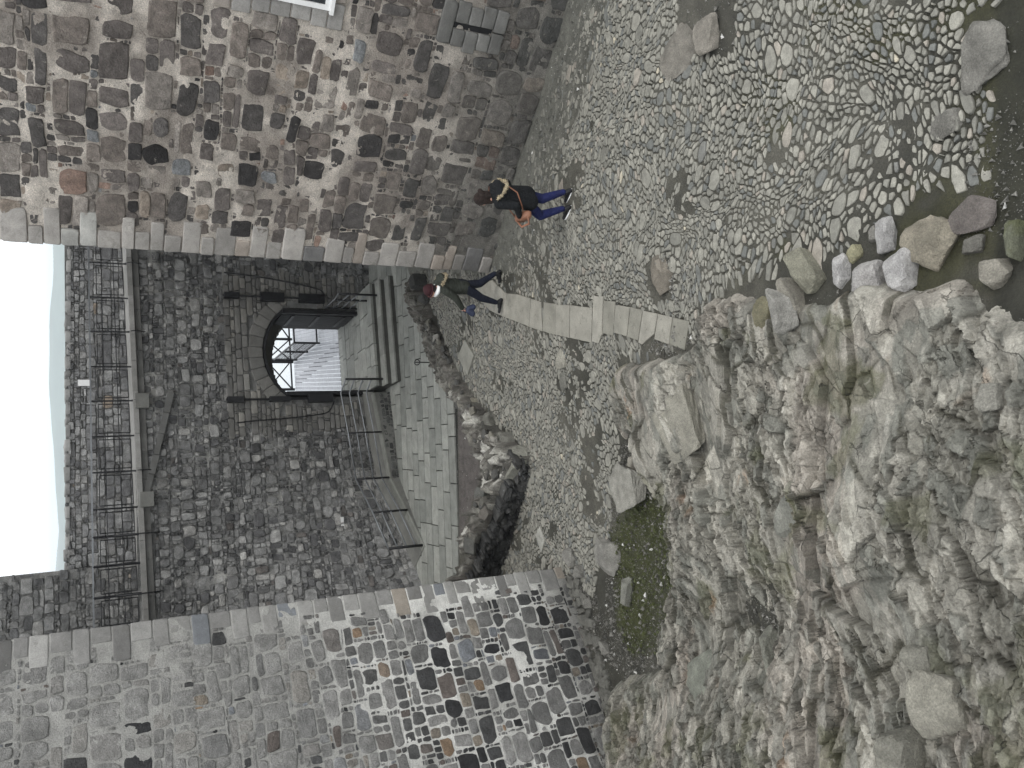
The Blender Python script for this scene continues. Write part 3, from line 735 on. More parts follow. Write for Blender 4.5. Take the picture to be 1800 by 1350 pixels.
def fbox(F, s0, s1, t0, t1, h0, h1, mb):
    c = F(np.array([(s0+s1)/2]), np.array([(t0+t1)/2]), np.array([(h0+h1)/2]))[0]
    mb.box(c, F.u*(s1-s0)/2, F.n*(h1-h0)/2, np.array([0, 0, (t1-t0)/2]))
b = MB(); fbox(RW, WS0+.07, WS1-.07, WT0+.07, WT1-.07, .03, .05, b); wn = b.build('window', M['glass'], tw)
b = MB()
for a in ((WS0, WS0+.075, WT0, WT1), (WS1-.075, WS1, WT0, WT1), (WS0+.075, WS1-.075, WT0, WT0+.075), (WS0+.075, WS1-.075, WT1-.075, WT1), ((WS0+WS1)/2-.02, (WS0+WS1)/2+.02, WT0+.075, WT1-.075), (WS0+.075, (WS0+WS1)/2-.02, WT0+.72, WT0+.76)):
    fbox(RW, *a, .035, .10, b)
b.build('window_frame', M['white'], wn)
b = MB(); fbox(RW, WS0-.05, WS1+.05, WT0-.06, WT0-.003, .03, .14, b); b.build('window_sill', M['white'], wn)
# arrow slit
P = []; Rq = random.Random(4)
nb_ = 3
for i in range(nb_):
    t = ST0+(ST1-ST0)*i/nb_; t2 = ST0+(ST1-ST0)*(i+1)/nb_; g = .006; wl = .3+.08*(i % 2); wr = .36-.06*(i % 2)
    P.append(np.array([(SLS-.05-wl, t+g), (SLS-.05, t+g), (SLS-.05, t2-g), (SLS-.05-wl, t2-g)])); P.append(np.array([(SLS+.05, t+g), (SLS+.05+wr, t+g), (SLS+.05+wr, t2-g), (SLS+.05, t2-g)]))
P.append(np.array([(SLS-.36, ST0-.24), (SLS+.0, ST0-.24), (SLS+.0, ST0-.006), (SLS-.36, ST0-.006)])); P.append(np.array([(SLS+.01, ST0-.24), (SLS+.4, ST0-.24), (SLS+.4, ST0-.006), (SLS+.01, ST0-.006)])); P.append(np.array([(SLS-.34, ST1+.006), (SLS+.4, ST1+.006), (SLS+.4, ST1+.26), (SLS-.34, ST1+.26)]))
c = pick(len(P), [(1, srgb(118, 117, 112)), (1, srgb(104, 103, 98))], R)
V, Fs, C = stones(P, c, np.full(len(P), .075), RW, n=20, rag=.006, rnds=0, sink=.1, seed=3, tilt=.03, dome=.92, tex=.03)
obj('slit_surround', V, Fs, M['flag'], tw, col=C, smooth=True)
b = MB(); fbox(RW, SLS-.049, SLS+.049, ST0, ST1, .0, .022, b); b.build('arrow_slit', M['iron'], tw)
# ---- left-hand wall
lt = thing('stone_building', 'grey building wall of squared blocks with thick white pointing and light corner stones', 'building', LW(0., 0.))
P = boulder_rows(-7.4, -.1, -.4, 11.6, 31, .86, .33, 1.0)
def qw(t): return .32
P = [p for p in P if p[:, 0].max() < -.22-.0]
R = np.random.RandomState(78); cn = cens(P); A = np.array([(p[:, 0].max()-p[:, 0].min())*(p[:, 1].max()-p[:, 1].min()) for p in P])
TL = [(24, srgb(120, 119, 116)), (16, srgb(138, 136, 132)), (17, srgb(58, 58, 60)), (13, srgb(78, 78, 78)), (6, srgb(140, 126, 106)), (1.2, srgb(150, 118, 80)), (5, srgb(122, 127, 134)), (6, srgb(108, 96, 88))]
cc = pick(len(P), TL, R)
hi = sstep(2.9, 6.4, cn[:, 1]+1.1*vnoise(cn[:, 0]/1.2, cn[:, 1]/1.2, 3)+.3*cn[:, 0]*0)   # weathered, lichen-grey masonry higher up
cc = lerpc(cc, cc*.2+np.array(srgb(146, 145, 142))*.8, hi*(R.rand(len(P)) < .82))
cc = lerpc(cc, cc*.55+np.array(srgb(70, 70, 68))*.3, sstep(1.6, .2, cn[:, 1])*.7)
H = (.020+.022*R.rand(len(P)))*(1-.25*hi)
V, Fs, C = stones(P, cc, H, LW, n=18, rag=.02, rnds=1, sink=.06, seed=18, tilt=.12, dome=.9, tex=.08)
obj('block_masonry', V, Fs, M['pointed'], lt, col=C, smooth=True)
def lmc(S, T):
    a = lerpc(srgb(222, 221, 216), srgb(186, 185, 180), sstep(0, .35, fbm(S/.6, T/.6, 4, 112)))
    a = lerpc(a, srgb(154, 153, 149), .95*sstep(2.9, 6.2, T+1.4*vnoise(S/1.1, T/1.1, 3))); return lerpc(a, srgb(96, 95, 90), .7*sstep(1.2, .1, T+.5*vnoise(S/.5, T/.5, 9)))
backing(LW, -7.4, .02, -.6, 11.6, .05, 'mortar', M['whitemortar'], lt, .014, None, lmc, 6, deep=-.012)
TQ2 = [(30, srgb(134, 132, 127)), (20, srgb(122, 120, 116)), (5, srgb(140, 128, 112)), (5, srgb(118, 123, 129))]
quoins(LW, -.15, 11.6, -1, 15, (.2, .34), TQ2, 'quoins', lt, (.24, .5), .024, .014)
ret = np.array([-math.sin(.5), math.cos(.5), 0]); p0 = LW(-7.4, 0., -.06); p1 = LW(-.02, 0., -.06)
solid('wall_core', [tuple(q[:2]) for q in (p0, p1, p1+ret*11, p0+ret*7)], -.6, 11.6, M['mortar'], lt, srgb(110, 108, 104))
# ------------------------------------------------------------------ gate wall
gw = thing('curtain_wall', 'dark rubble curtain wall with a broad arched gateway and a walkway behind railings', 'wall', GW(0., 0.))
AW = 1.33; SPR = 2.85; CRN = 3.47; TH = 2.1
_rad = (AW**2+(CRN-SPR)**2)/(2*(CRN-SPR)); _cz = CRN-_rad
def archz(s): return _cz+np.sqrt(np.maximum(_rad**2-np.asarray(s, float)**2, 0))
def inhole(s, t, m=0.0): return (np.abs(s) < AW+m) & (t < archz(np.clip(s, -AW, AW))+m) & (t > -.2)
LED0 = GW.st(251, 1081); LED1 = GW.st(221, 445)
def ledge(s): return LED0[1]+(LED1[1]-LED0[1])*(np.asarray(s, float)-LED0[0])/(LED1[0]-LED0[0])
S0, S1 = -9.2, 6.2
P = boulder_rows(S0, S1, -1.0, 7.3, 51, .66, .42, .8)
cn = cens(P)
kp = [i for i, p in enumerate(P) if not (inhole(p[:, 0], p[:, 1], .3).any()) and p[:, 1].max() < ledge(cn[i, 0])-.14 and not (abs(cn[i, 0]) < 2.35 and .2 < cn[i, 1] < 4.55)]
P = [P[i] for i in kp]; cn = cn[kp]
R = np.random.RandomState(79)
TG = [(26, srgb(117, 117, 116)), (15, srgb(90, 90, 91)), (26, srgb(134, 134, 132)), (16, srgb(145, 144, 141)), (6, srgb(156, 154, 149)), (2, srgb(104, 98, 93))]
cc = pick(len(P), TG, R)
H = .02+.05*R.rand(len(P))
V, Fs, C = stones(P, cc, H, GW, n=14, rag=.06, rnds=1, sink=.05, seed=28, tilt=.3, dome=.8, tex=.12)
obj('rubble_masonry', V, Fs, M['farstone'], gw, col=C, smooth=True)
def gmc(S, T):
    a = lerpc(srgb(140, 140, 138), srgb(174, 173, 169), sstep(0, .3, fbm(S/1.3, T/1.0, 4, 212)))
    return lerpc(a, srgb(98, 98, 98), .55*sstep(.0, .35, fbm(S/1.7, T/2.2, 3, 215)))
backing(GW, S0, S1, -1.0, 7.0, .055, 'mortar', M['mortar'], gw, .03, lambda s, t: inhole(s, t, .06), gmc, 16, deep=-.0)
# dressed stone round the gate
P = coursed(-2.35, 2.3, .5, 4.5, (.14, .2), (1.2, 3.0), 61, .012, .006, .0, .004)
P = [p for p in P if p[:, 0].min() > -2.6 and not inhole(p[:, 0], p[:, 1], .0).any() and not ((np.abs(p[:, 0]) < AW+.05).any() and (p[:, 1] < archz(np.clip(p[:, 0], -AW, AW))+.40).any())]
cc = pick(len(P), [(3, srgb(116, 114, 108)), (2, srgb(106, 104, 100)), (1, srgb(130, 126, 117))], R)
V, Fs, C = stones(P, cc, .05+.012*R.rand(len(P)), GW, n=16, rag=.01, rnds=0, sink=.08, seed=38, tilt=.05, dome=.9, tex=.05)
obj('dressed_stone', V, Fs, M['flag'], gw, col=C, smooth=True)
P = []; a0 = math.asin(AW/_rad)+.05; nv = 11
for i in range(nv):
    q0 = -a0+2*a0*i/nv+.0015; q1 = -a0+2*a0*(i+1)/nv-.0015; ro = _rad+.42+.03*(i % 2)
    f = lambda a, r: (r*math.sin(a), _cz+r*math.cos(a)); P.append(np.array([f(q0, _rad+.005), f(q1, _rad+.005), f(q1, ro), f(q0, ro)]))
cc = pick(len(P), [(3, srgb(114, 112, 106)), (2, srgb(108, 107, 102))], R)
V, Fs, C = stones(P, cc, np.full(len(P), .055), GW, n=20, rag=.004, rnds=0, sink=.15, seed=39, tilt=.03, dome=.95, tex=.03)
obj('arch_stones', V, Fs, M['flag'], gw, col=C, smooth=True)
# passage lining
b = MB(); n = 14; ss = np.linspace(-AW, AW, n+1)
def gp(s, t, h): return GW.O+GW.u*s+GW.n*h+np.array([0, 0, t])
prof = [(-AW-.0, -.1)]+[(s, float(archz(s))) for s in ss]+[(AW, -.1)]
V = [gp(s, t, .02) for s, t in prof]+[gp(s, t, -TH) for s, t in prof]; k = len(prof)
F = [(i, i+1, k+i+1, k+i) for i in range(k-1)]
obj('passage_lining', V, F, M['flag'], gw, col=np.repeat([srgb(46, 46, 46)], len(V), 0))  # near-black stone: the shade inside the passage is put into its colour
# solid body of the wall left, right and above the passage, and the walkway on top
b = MB()
def gbox(s0, s1, t0, t1, h0, h1): b.box(gp((s0+s1)/2, (t0+t1)/2, (h0+h1)/2), GW.u*(s1-s0)/2, GW.n*(h1-h0)/2, (0, 0, (t1-t0)/2), srgb(96, 95, 93))
gbox(S0, -AW-.02, -1, 6.7, -2.1, -.10); gbox(AW+.02, S1, -1, 6.7, -2.1, -.10); gbox(-AW-.02, AW+.02, CRN+.01, 6.7, -2.1, -.10)
for i in range(14):
    a, c_ = ss[i], ss[i+1]; gbox(a, c_, max(archz(a), archz(c_))+.003, CRN+.012, -2.09, -.11)
b.build('wall_core', M['mortar'], gw)
def lslab(s0, s1, dt0, dt1, h0, h1, mb, c):
    V = []
    for h in (h0, h1):
        for s in (s0, s1):
            for dt in (dt0, dt1): V.append(gp(s, float(ledge(s))+dt, h))
    F = [(0, 1, 3, 2), (4, 6, 7, 5), (0, 2, 6, 4), (1, 5, 7, 3), (0, 4, 5, 1), (2, 3, 7, 6)]; mb.add(V, F, c)
b = MB(); s = S0
while s < S1:
    L = rnd.uniform(.7, 1.2); lslab(s, s+L-.008, -.13, -.0, -1.45, .16+rnd.uniform(-.015, .015), b, lerpc(srgb(122, 121, 118), srgb(142, 141, 138), rnd.random())); s += L
b.build('walkway_slabs', M['flag'], gw)
b = MB(); s = S0
while s < S1:
    L = rnd.uniform(.6, 1.3); lslab(s, s+L-.01, -.30, -.14, -.1, .09, b, lerpc(srgb(86, 86, 84), srgb(108, 107, 104), rnd.random())); s += L
b.build('ledge_course', M['flag'], gw)
b = MB()
for im in ((345, 707, .3, .28), (238, 880, .3, .22)):   # corbel blocks under the walkway
    s, t = GW.st(im[0]-105 if im[0] > 300 else im[0], im[1]); fb = float(ledge(s))
    b.box(gp(s, fb-.22, .12), GW.u*.2, GW.n*.16, (0, 0, .17), srgb(112, 112, 108))
b.build('corbel', M['flag'], gw)
# slanting weathering course (old roof line) left of the gate
def band(pts, w_, mb, c, h=.05):
    q = [GW.st(*p) for p in pts]
    for (s0, t0), (s1, t1) in zip(q[:-1], q[1:]):
        a = gp(s0, t0, .07)+GW.n*float(GW.b(s0, t0)); d_ = gp(s1, t1, .07)+GW.n*float(GW.b(s1, t1)); v = d_-a; L = np.linalg.norm(v); v = v/L; up = np.cross(GW.n, v)
        n = max(1, int(L/.5))
        for i in range(n): mb.box(a+v*L*(i+.5)/n, v*(L/n/2-.006), GW.n*h, up*w_/2*rnd.uniform(.85, 1.1), lerpc(c, srgb(112, 112, 110), rnd.random()*.6))
b = MB(); band([(300, 690), (274, 800), (257, 868)], .16, b, srgb(92, 92, 90)); b.build('weathering_course', M['flag'], gw)
# parapet
PO = 1.5
PF = Face(gp(0, 0, -PO), math.atan(.2))
pt_top = lambda s: 8.60+.012*np.sin(s*3)-.012*s
P = coursed(S0, S1, 6.6, 8.75, (.13, .26), (.8, 1.8), 71, .018, .015, .25, .03)
P = [p for p in P if p[:, 1].max() < pt_top(p[:, 0].mean())+.05]
R = np.random.RandomState(80)
cc = pick(len(P), [(3, srgb(124, 124, 124)), (3, srgb(142, 142, 140)), (2, srgb(108, 108, 109)), (1, srgb(144, 142, 139)), (.06, srgb(140, 122, 100))], R)
V, Fs, C = stones(P, cc, .015+.035*R.rand(len(P)), PF, n=14, rag=.05, rnds=1, sink=.05, seed=48, tilt=.2, dome=.85, tex=.1)
obj('parapet_masonry', V, Fs, M['farstone'], gw, col=C, smooth=True)
backing(PF, S0, S1, 6.4, 8.66, .055, 'parapet_mortar', M['mortar'], gw, .02, None, mcol(srgb(112, 112, 110), srgb(140, 139, 136), 31), 26)
b = MB(); b.box(gp((S0+S1)/2, 7.5, -PO-.38), GW.u*(S1-S0)/2, GW.n*.33, (0, 0, 1.12), srgb(120, 120, 118)); b.build('parapet_core', M['mortar'], gw)
P = []; s = S0; R2 = random.Random(3)
while s < S1: L = R2.uniform(.2, .5); P.append(np.array([(s+.006, -.72), (s+L-.006, -.72), (s+L-.006, .05), (s+.006, .05)])); s += L
cc = pick(len(P), [(1, srgb(116, 115, 112)), (1, srgb(132, 131, 127))], R)
capf = lambda s, t, h: PF.O+np.asarray(s)[:, None]*GW.u+np.asarray(t)[:, None]*GW.n+np.stack([0*s, 0*s, 8.58-.012*s+h], 1)
V, Fs, C = stones(P, cc, .05+.05*R.rand(len(P)), capf, n=14, rag=.03, rnds=1, sink=.05, seed=49, tilt=.15, dome=.8, tex=.1)
obj('coping_stones', V, Fs, M['flag'], gw, col=C, smooth=True)
# higher corner tower beyond the wall, on the left
ts, tt = PF.st(108, 1003)
ct = thing('corner_tower', 'tall grey rubble tower rising above the parapet at the left end of the walkway', 'tower', gp(ts, 6.4, -PO))
CF = Face(gp(0, 0, -PO+.18), math.atan(.2))
P = [p for p in coursed(-12.5, ts, 6.4, 15, (.14, .3), (.8, 1.9), 81, .018, .02, .3, .04) if p[:, 0].max() < ts+.04]
cc = pick(len(P), [(3, srgb(112, 112, 110)), (3, srgb(128, 127, 124)), (2, srgb(92, 92, 92)), (1, srgb(144, 142, 137)), (.08, srgb(136, 124, 108))], R)
V, Fs, C = stones(P, cc, .02+.03*R.rand(len(P)), CF, n=14, rag=.05, rnds=1, sink=.06, seed=58, tilt=.2, dome=.85, tex=.1)
obj('rubble_masonry', V, Fs, M['farstone'], ct, col=C, smooth=True)
backing(CF, -12.5, ts, 6.4, 15, .08, 'mortar', M['mortar'], ct, .02, None, mcol(srgb(124, 124, 122), srgb(146, 145, 142), 33), 36)
q = [CF(-12.5, 0., -.05), CF(ts-.01, 0., -.05), CF(ts-.01, 0., -6.), CF(-12.5, 0., -6.)]
solid('wall_core', [tuple(p[:2]) for p in q], 6.4, 15, M['mortar'], ct, srgb(120, 119, 116))
# ------------------------------------------------------------------ landing, steps, ramp, paving
def wsp(ix, iy, z): return atz(ix, iy, z)
LT = .5
l0 = atz(648, 518, LT); l1 = atz(658, 687, LT); dv = (l1-l0)/np.linalg.norm(l1-l0); out = np.array([dv[1], -dv[0], 0]);
if out[1] > 0: out = -out
gs = lambda s: gp(s, LT, .02)
def slabrows(a, u_, v_, lens, rows, rw, seed, inside, z0, cols, gap=.012):
    R_ = random.Random(seed); P = []
    for r in range(rows):
        s = -R_.uniform(0, .9)
        while s < lens:
            L = R_.uniform(.55, 1.25); c = a+u_*(s+L/2)+v_*((r+.5)*rw)
            if inside(c): P.append(np.array([(a+u_*(s+gap/2)+v_*(r*rw+gap/2))[:2], (a+u_*(s+L-gap/2)+v_*(r*rw+gap/2))[:2], (a+u_*(s+L-gap/2)+v_*((r+1)*rw-gap/2))[:2], (a+u_*(s+gap/2)+v_*((r+1)*rw-gap/2))[:2]]))
            s += L
    out_ = []
    for p in P:
        c = p.mean(0); e = p-c
        if (e[:, 0]*np.roll(e[:, 1], -1)-e[:, 1]*np.roll(e[:, 0], -1)).sum() < 0: p = p[::-1]
        out_.append(p)
    C_ = [lerpc(cols[0], cols[1], R_.random())*(1 if R_.random() > .08 else .86) for _ in out_]
    return out_, C_
# paving
pa = atz(806, 1040, 0); pb = atz(800, 690, 0); pu = (pb-pa)/np.linalg.norm(pb-pa); ang = math.radians(4); pu = np.array([math.cos(ang), math.sin(ang), 0]); pv = np.array([-pu[1], pu[0], 0])
def clipside(P, a, n):      # keep the part of a polygon on the n side of point a
    Q = []; k = len(P)
    for i in range(k):
        p, q = P[i], P[(i+1) % k]; d1 = (p-a) @ n; d2 = (q-a) @ n
        if d1 >= 0: Q.append(p)
        if d1*d2 < 0: Q.append(p+(q-p)*d1/(d1-d2))
    return np.array(Q) if len(Q) > 2 else None
def inpave(c):
    ix_, iy_ = proj((c[0], c[1], 0)); return bool(inpoly(np.array(ix_), np.array(iy_), [(640, 400), (700, 400), (724, 480), (742, 560), (752, 620), (775, 668), (790, 690), (812, 700), (812, 1100), (640, 1100)]))
P, cc = slabrows(pa-pu*1.2-pv*.1, pu, pv, 11.5, 15, .42, 5, inpave, 0, (srgb(120, 122, 117), srgb(150, 151, 145)), .026)
en = np.array([-(pb-pa)[1], (pb-pa)[0]]); en = en/np.linalg.norm(en)
P2 = []; c2 = []
for p, c in zip(P, cc):
    q = p if p[:, 0].max() > pb[0]+.1 else clipside(p, pa[:2], en)
    if q is not None: P2.append(q); c2.append(c)
V, Q, C = slabs(P2, c2, lambda x, y: 0*x, 'p', None, 13, th=.05, rag=.001, n=20)
tag(obj('pavement', V, Q, M['flag'], col=C), kind='structure')
# landing slabs run on through the gateway
la = gp(-AW-.5, 0, 1.75)
def inland(c):
    s = (c-GW.O) @ GW.u; h = (c-GW.O) @ GW.n
    return (abs(s) < AW-.0 if h < .1 else (-1.35 < s < 2.2)) and -TH < h
st_parts = MB()
P = []; cc = []; R_ = random.Random(9); sr = 1.86; hh = 1.46
while hh > -TH+.05:
    s = (-1.33 if hh > 0.1 else -AW)-0.0; smax = sr if hh > .1 else AW
    rw = .40
    first = True
    while s < smax-.05:
        L = R_.uniform(.6, 1.2) if not first else R_.uniform(.3, 1.0); first = False; e = min(s+L, smax)
        if smax-e < .25: e = smax
        h0, h1 = max(hh-rw, -TH)+.012, hh-.012; g = .012
        if not (h1 > .05 > h0 and False):
            P.append(np.array([gp(s+g, 0, h1)[:2], gp(e-g, 0, h1)[:2], gp(e-g, 0, h0)[:2], gp(s+g, 0, h0)[:2]])); cc.append(lerpc(srgb(134, 136, 131), srgb(152, 153, 147), R_.random()))
        s = e
    hh -= rw
V, Q, C = slabs(P, cc, lambda x, y: 0*x+LT, 'p', None, 14, th=.08, rag=.0008, n=20)
tag(obj('landing', V, Q, M['flag'], col=C), kind='structure')
b = MB()
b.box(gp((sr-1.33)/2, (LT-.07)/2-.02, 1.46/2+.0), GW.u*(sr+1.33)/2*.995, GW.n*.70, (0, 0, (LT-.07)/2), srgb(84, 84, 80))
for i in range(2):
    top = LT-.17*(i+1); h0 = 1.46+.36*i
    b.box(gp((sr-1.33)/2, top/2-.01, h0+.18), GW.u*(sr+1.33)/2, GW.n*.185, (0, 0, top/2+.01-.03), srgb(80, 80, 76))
b.build('steps', M['flag']); tag(bpy.context.scene.objects['steps'], kind='structure')
b = MB()
for i in range(2):
    top = LT-.17*(i+1); h0 = 1.46+.36*i
    s = -1.35
    while s < sr:
        e = min(s+R_.uniform(.8, 1.2), sr+.02)
        if sr-e < .3: e = sr+.02
        b.box(gp((s+e)/2, top-.02, h0+.185), GW.u*((e-s)/2-.004), GW.n*.195, (0, 0, .026), lerpc(srgb(128, 129, 124), srgb(144, 145, 139), R_.random())); s = e
sn_ = b.build('tread', M['flag'], bpy.context.scene.objects['steps'])
# ramp
ne = [(atz(657, 690, .5), .5), (atz(671, 762, .40), .40), (atz(686, 838, .27), .27), (atz(716, 898, .12), .12), (atz(747, 960, .0), .015)]
fe = []
for (p, z), (ix_, iy_) in zip(ne, [(0, 0)]*5): pass
def wallpt(ix_, iy_, z):
    p = atz(ix_, iy_, z); s = float((p-GW.O) @ GW.u); return gp(s, z, float(GW.b(s, z))-.05)
far = [wallpt(632, 690, .5), wallpt(638, 765, .40), wallpt(658, 862, .27), wallpt(690, 940, .12), wallpt(722, 1000, .015)]
V = []; F = []; C = []
nn = 5
for i in range(nn):
    p, z = ne[i]; f = far[i]; V += [(p[0], p[1], z), (f[0], f[1], z), (p[0], p[1], -.15), (f[0], f[1], -.15)]
for i in range(nn-1):
    a = i*4; c_ = a+4; F += [(a, a+1, c_+1, c_), (a, c_, c_+2, a+2), (a+1, a+3, c_+3, c_+1)]
F += [(0, 2, 3, 1), ((nn-1)*4, (nn-1)*4+1, (nn-1)*4+3, (nn-1)*4+2)]
tag(obj('ramp', V, [f[::-1] for f in F], M['flag'], col=np.repeat([srgb(112, 112, 108)], len(V), 0)), kind='structure')
b = MB()      # kerb stones along the open edge of the ramp
for i in range(nn-1):
    p, q = np.array([*ne[i][0][:2], ne[i][1]]), np.array([*ne[i+1][0][:2], ne[i+1][1]]); L = np.linalg.norm(q-p); k = max(1, int(L/.7)); d_ = (q-p)/L; sd_ = np.array([-d_[1], d_[0], 0]); 
    if sd_ @ GW.n > 0: sd_ = -sd_
    for j in range(k): b.box(p+d_*L*(j+.5)/k+sd_*.11+np.array([0, 0, -.005]), d_*(L/k/2-.004), sd_*.12, np.array([0, 0, .02]), lerpc(srgb(118, 119, 113), srgb(136, 137, 131), rnd.random()))
kb = b.build('kerb', M['flag']); tag(kb, kind='structure')
# dark facing stones under the ramp edge
for nm, (i0, i1) in (('ramp_facing', (0, 3)),):
    P = []; b_ = []
    a0, a1, a2 = np.array([*ne[0][0][:2], 0]), np.array([*ne[2][0][:2], 0]), np.array([*ne[3][0][:2], 0])
    d_ = a1-a0; L = np.linalg.norm(d_); d_ = d_/L; an = math.atan2(-d_[1], -d_[0]); RF = Face(a1, an)
    P = [p for p in coursed(0, L, 0, .5, (.12, .24), (.8, 1.9), 91, .02, .02, .2, .02) if p[:, 1].max() < .25+.22*(p[:, 0].mean()/L) and p[:, 0].max() < L+.02]
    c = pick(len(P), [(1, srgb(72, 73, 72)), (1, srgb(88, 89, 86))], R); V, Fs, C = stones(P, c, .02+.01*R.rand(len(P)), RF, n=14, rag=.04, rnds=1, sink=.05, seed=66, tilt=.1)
    tag(obj('ramp_facing', V, Fs, M['farstone'], col=C, smooth=True), kind='structure')
# ------------------------------------------------------------------ loose rock shapes
_ico = None
def ico(sub=4):
    global _ico
    if _ico is None:
        import bmesh
        bm = bmesh.new(); bmesh.ops.create_icosphere(bm, subdivisions=sub, radius=1)
        _ico = (np.array([v.co[:] for v in bm.verts]), np.array([[v.index for v in f.verts] for f in bm.faces])); bm.free()
    return _ico
def rockshape(rad, seed, planes=11, sharp=1.0, rough=.035):
    N, F = ico(); R = np.random.RandomState(seed); r = np.full(len(N), 1.25)
    base = np.array([[1, 0, 0], [-1, 0, 0], [0, 1, 0], [0, -1, 0], [0, 0, 1], [0, 0, -1.]])
    P = np.vstack([base+.22*R.randn(6, 3), R.randn(planes, 3)]); P /= np.linalg.norm(P, axis=1)[:, None]
    D = np.concatenate([R.uniform(.70, .92, 6), R.uniform(.74, 1.0, planes)])
    for p, d_ in zip(P, D):
        c = N @ p; r = np.where(c > .05, np.minimum(r, d_/np.maximum(c, .05)), r)
    q = N*3.1+seed
    r = r*(1+rough*(fbm(q[:, 0]+q[:, 2]*.7, q[:, 1]-q[:, 2]*.6, 4, seed)+.6*fbm(q[:, 1]*2.3, q[:, 2]*2.3, 3, seed+3)))
    return N*r[:, None]*np.array(rad), F
def geom(ix_, iy_, z):
    p = atz(ix_, iy_, z); dd = (p-CAM) @ FW; el = math.atan2(CAMZ-z, math.hypot(p[0], p[1])); return p, FPX/dd, el
def boulder(ix_, iy_, hy, hx, hz, rot, seed, colr, label, cat='rock', group=None, sinkf=.35, z=None, rough=.055, planes=11, name='boulder', moss=0):
    """hx, hy: half-size in the photo across and along the picture"""
    p = hit(ix_, iy_); z0 = max(topz(p[0], p[1]), p[2]) if z is None else z
    p, ppm, el = geom(ix_, iy_, z0+hz*(1-sinkf)); a = hy/ppm; b_ = max(.03, (hx/ppm-hz*.6*math.cos(el))/math.sin(el)) if hx/ppm > hz*math.cos(el) else hx/ppm*.8
    V, F = rockshape((a*1.12, b_*1.12, hz*1.1), seed, planes, 1, rough); c, s = math.cos(rot), math.sin(rot)
    V = V @ np.array([[c, s, 0], [-s, c, 0], [0, 0, 1]]); cz = z0+hz*(1-2*sinkf)
    V = V+np.array([p[0], p[1], cz])
    C = lerpc(colr, np.array(colr)*.8, sstep(-.2, .3, fbm(V[:, 0]*6, V[:, 1]*6+V[:, 2]*4, 3, seed)))
    if moss: C = lerpc(C, srgb(84, 88, 52), moss*sstep(0, .25, fbm(V[:, 0]*5, V[:, 1]*5, 3, seed+9)))
    o = obj(name, V, F, M['boulder'], None, col=C, smooth=False, loc=(p[0], p[1], z0))
    return tag(o, label, cat, group)
GRY = srgb(138, 136, 130); PAL = srgb(176, 174, 172); BRN = srgb(126, 118, 108); OLI = srgb(132, 130, 116); DRK = srgb(98, 97, 92)
GB = 'loose boulders between the cobbles and the bedrock'
boulder(1705, 376, 29, 40, .12, .1, 1, srgb(112, 106, 102), 'squared purplish grey block lying on dark soil beyond the last cobbles', group=GB, planes=3, rough=.02, name='stone_block')
boulder(1636, 425, 42, 48, .16, .5, 2, srgb(140, 134, 120), 'broad two-toned boulder with a tan peak, between the squared block and the white stones', group=GB)
boulder(1555, 414, 34, 20, .11, .1, 3, PAL, 'long narrow white boulder at the edge of the cobbles', group=GB, rough=.05, planes=6)
boulder(1583, 480, 36, 30, .15, .3, 4, PAL, 'rounded white boulder below the long narrow white one', group=GB, planes=7)
boulder(1520, 488, 32, 36, .16, .2, 5, srgb(168, 165, 162), 'wedge-shaped white boulder with a flat side, middle of the white group', group=GB)
boulder(1476, 472, 27, 19, .12, .2, 6, PAL, 'small white oval boulder nearest to the angular olive rocks', group=GB, planes=5)
boulder(1412, 478, 42, 32, .2, .55, 7, OLI, 'pointed olive-grey angular rock, uppermost of the leaning angular rocks', group=GB)
boulder(1391, 526, 38, 24, .2, .4, 8, srgb(140, 136, 126), 'leaning angular rock wedged beside the pointed olive one', group=GB)
boulder(1368, 546, 40, 22, .15, .3, 9, srgb(150, 148, 142), 'pale grey speckled rock lying lowest beside the leaning angular rocks', group=GB, planes=6)
boulder(1338, 550, 30, 22, .12, 0, 10, srgb(116, 112, 92), 'brownish olive rock half sunk in the bedrock edge', group=GB, sinkf=.5)
boulder(1783, 424, 38, 24, .2, 0, 11, srgb(110, 112, 96), 'mossy grey-green boulder cut by the picture edge', group=GB, moss=.6)
boulder(1745, 482, 28, 32, .16, .2, 12, srgb(140, 136, 126), 'grey-brown boulder next to the mossy green one', group=GB)
boulder(1709, 432, 14, 22, .08, .2, 13, srgb(104, 102, 96), 'small dark pyramid-shaped rock beside the broad two-toned boulder', group=GB, planes=5)
boulder(1500, 446, 15, 18, .09, .2, 14, srgb(150, 146, 120), 'small yellowish lichened rock behind the white boulders', group=GB, moss=.3)
boulder(1536, 412, 14, 12, .06, .2, 113, srgb(126, 124, 118), 'small grey rock beside the long narrow white boulder', group=GB)
boulder(1241, 60, 30, 24, .13, 0, 15, srgb(142, 137, 128), 'square grey block with cracks standing in the bare patch of the cobbles', planes=3, rough=.05, name='stone_block')
boulder(1098, 854, 40, 30, .13, .15, 16, srgb(146, 144, 136), 'large flat pale slab-like block at the head of the green gutter', planes=3, rough=.06, sinkf=.25, name='stone_block', z=.42)
boulder(1064, 976, 29, 19, .14, .2, 17, srgb(140, 138, 132), 'smooth oval boulder between the cobbles and the green gutter', planes=4, rough=.015)
boulder(1098, 1040, 26, 12, .12, 0, 18, srgb(132, 132, 124), 'narrow oval boulder lying in the green gutter', planes=4, rough=.015)
boulder(986, 629, 19, 11, .05, 0, 19, srgb(152, 149, 138), 'rounded pale stone bedded among the cobbles below the path', planes=3, rough=.02)
boulder(990, 669, 18, 8, .04, .1, 20, srgb(112, 111, 104), 'long dark stone bedded among the cobbles behind the rounded pale one', planes=3, rough=.02)
boulder(1722, 92, 62, 42, .07, .2, 22, srgb(122, 120, 114), 'broad flat rock sheet at the dark soil edge of the cobbles', sinkf=.5, planes=5, rough=.09, name='flat_rock')
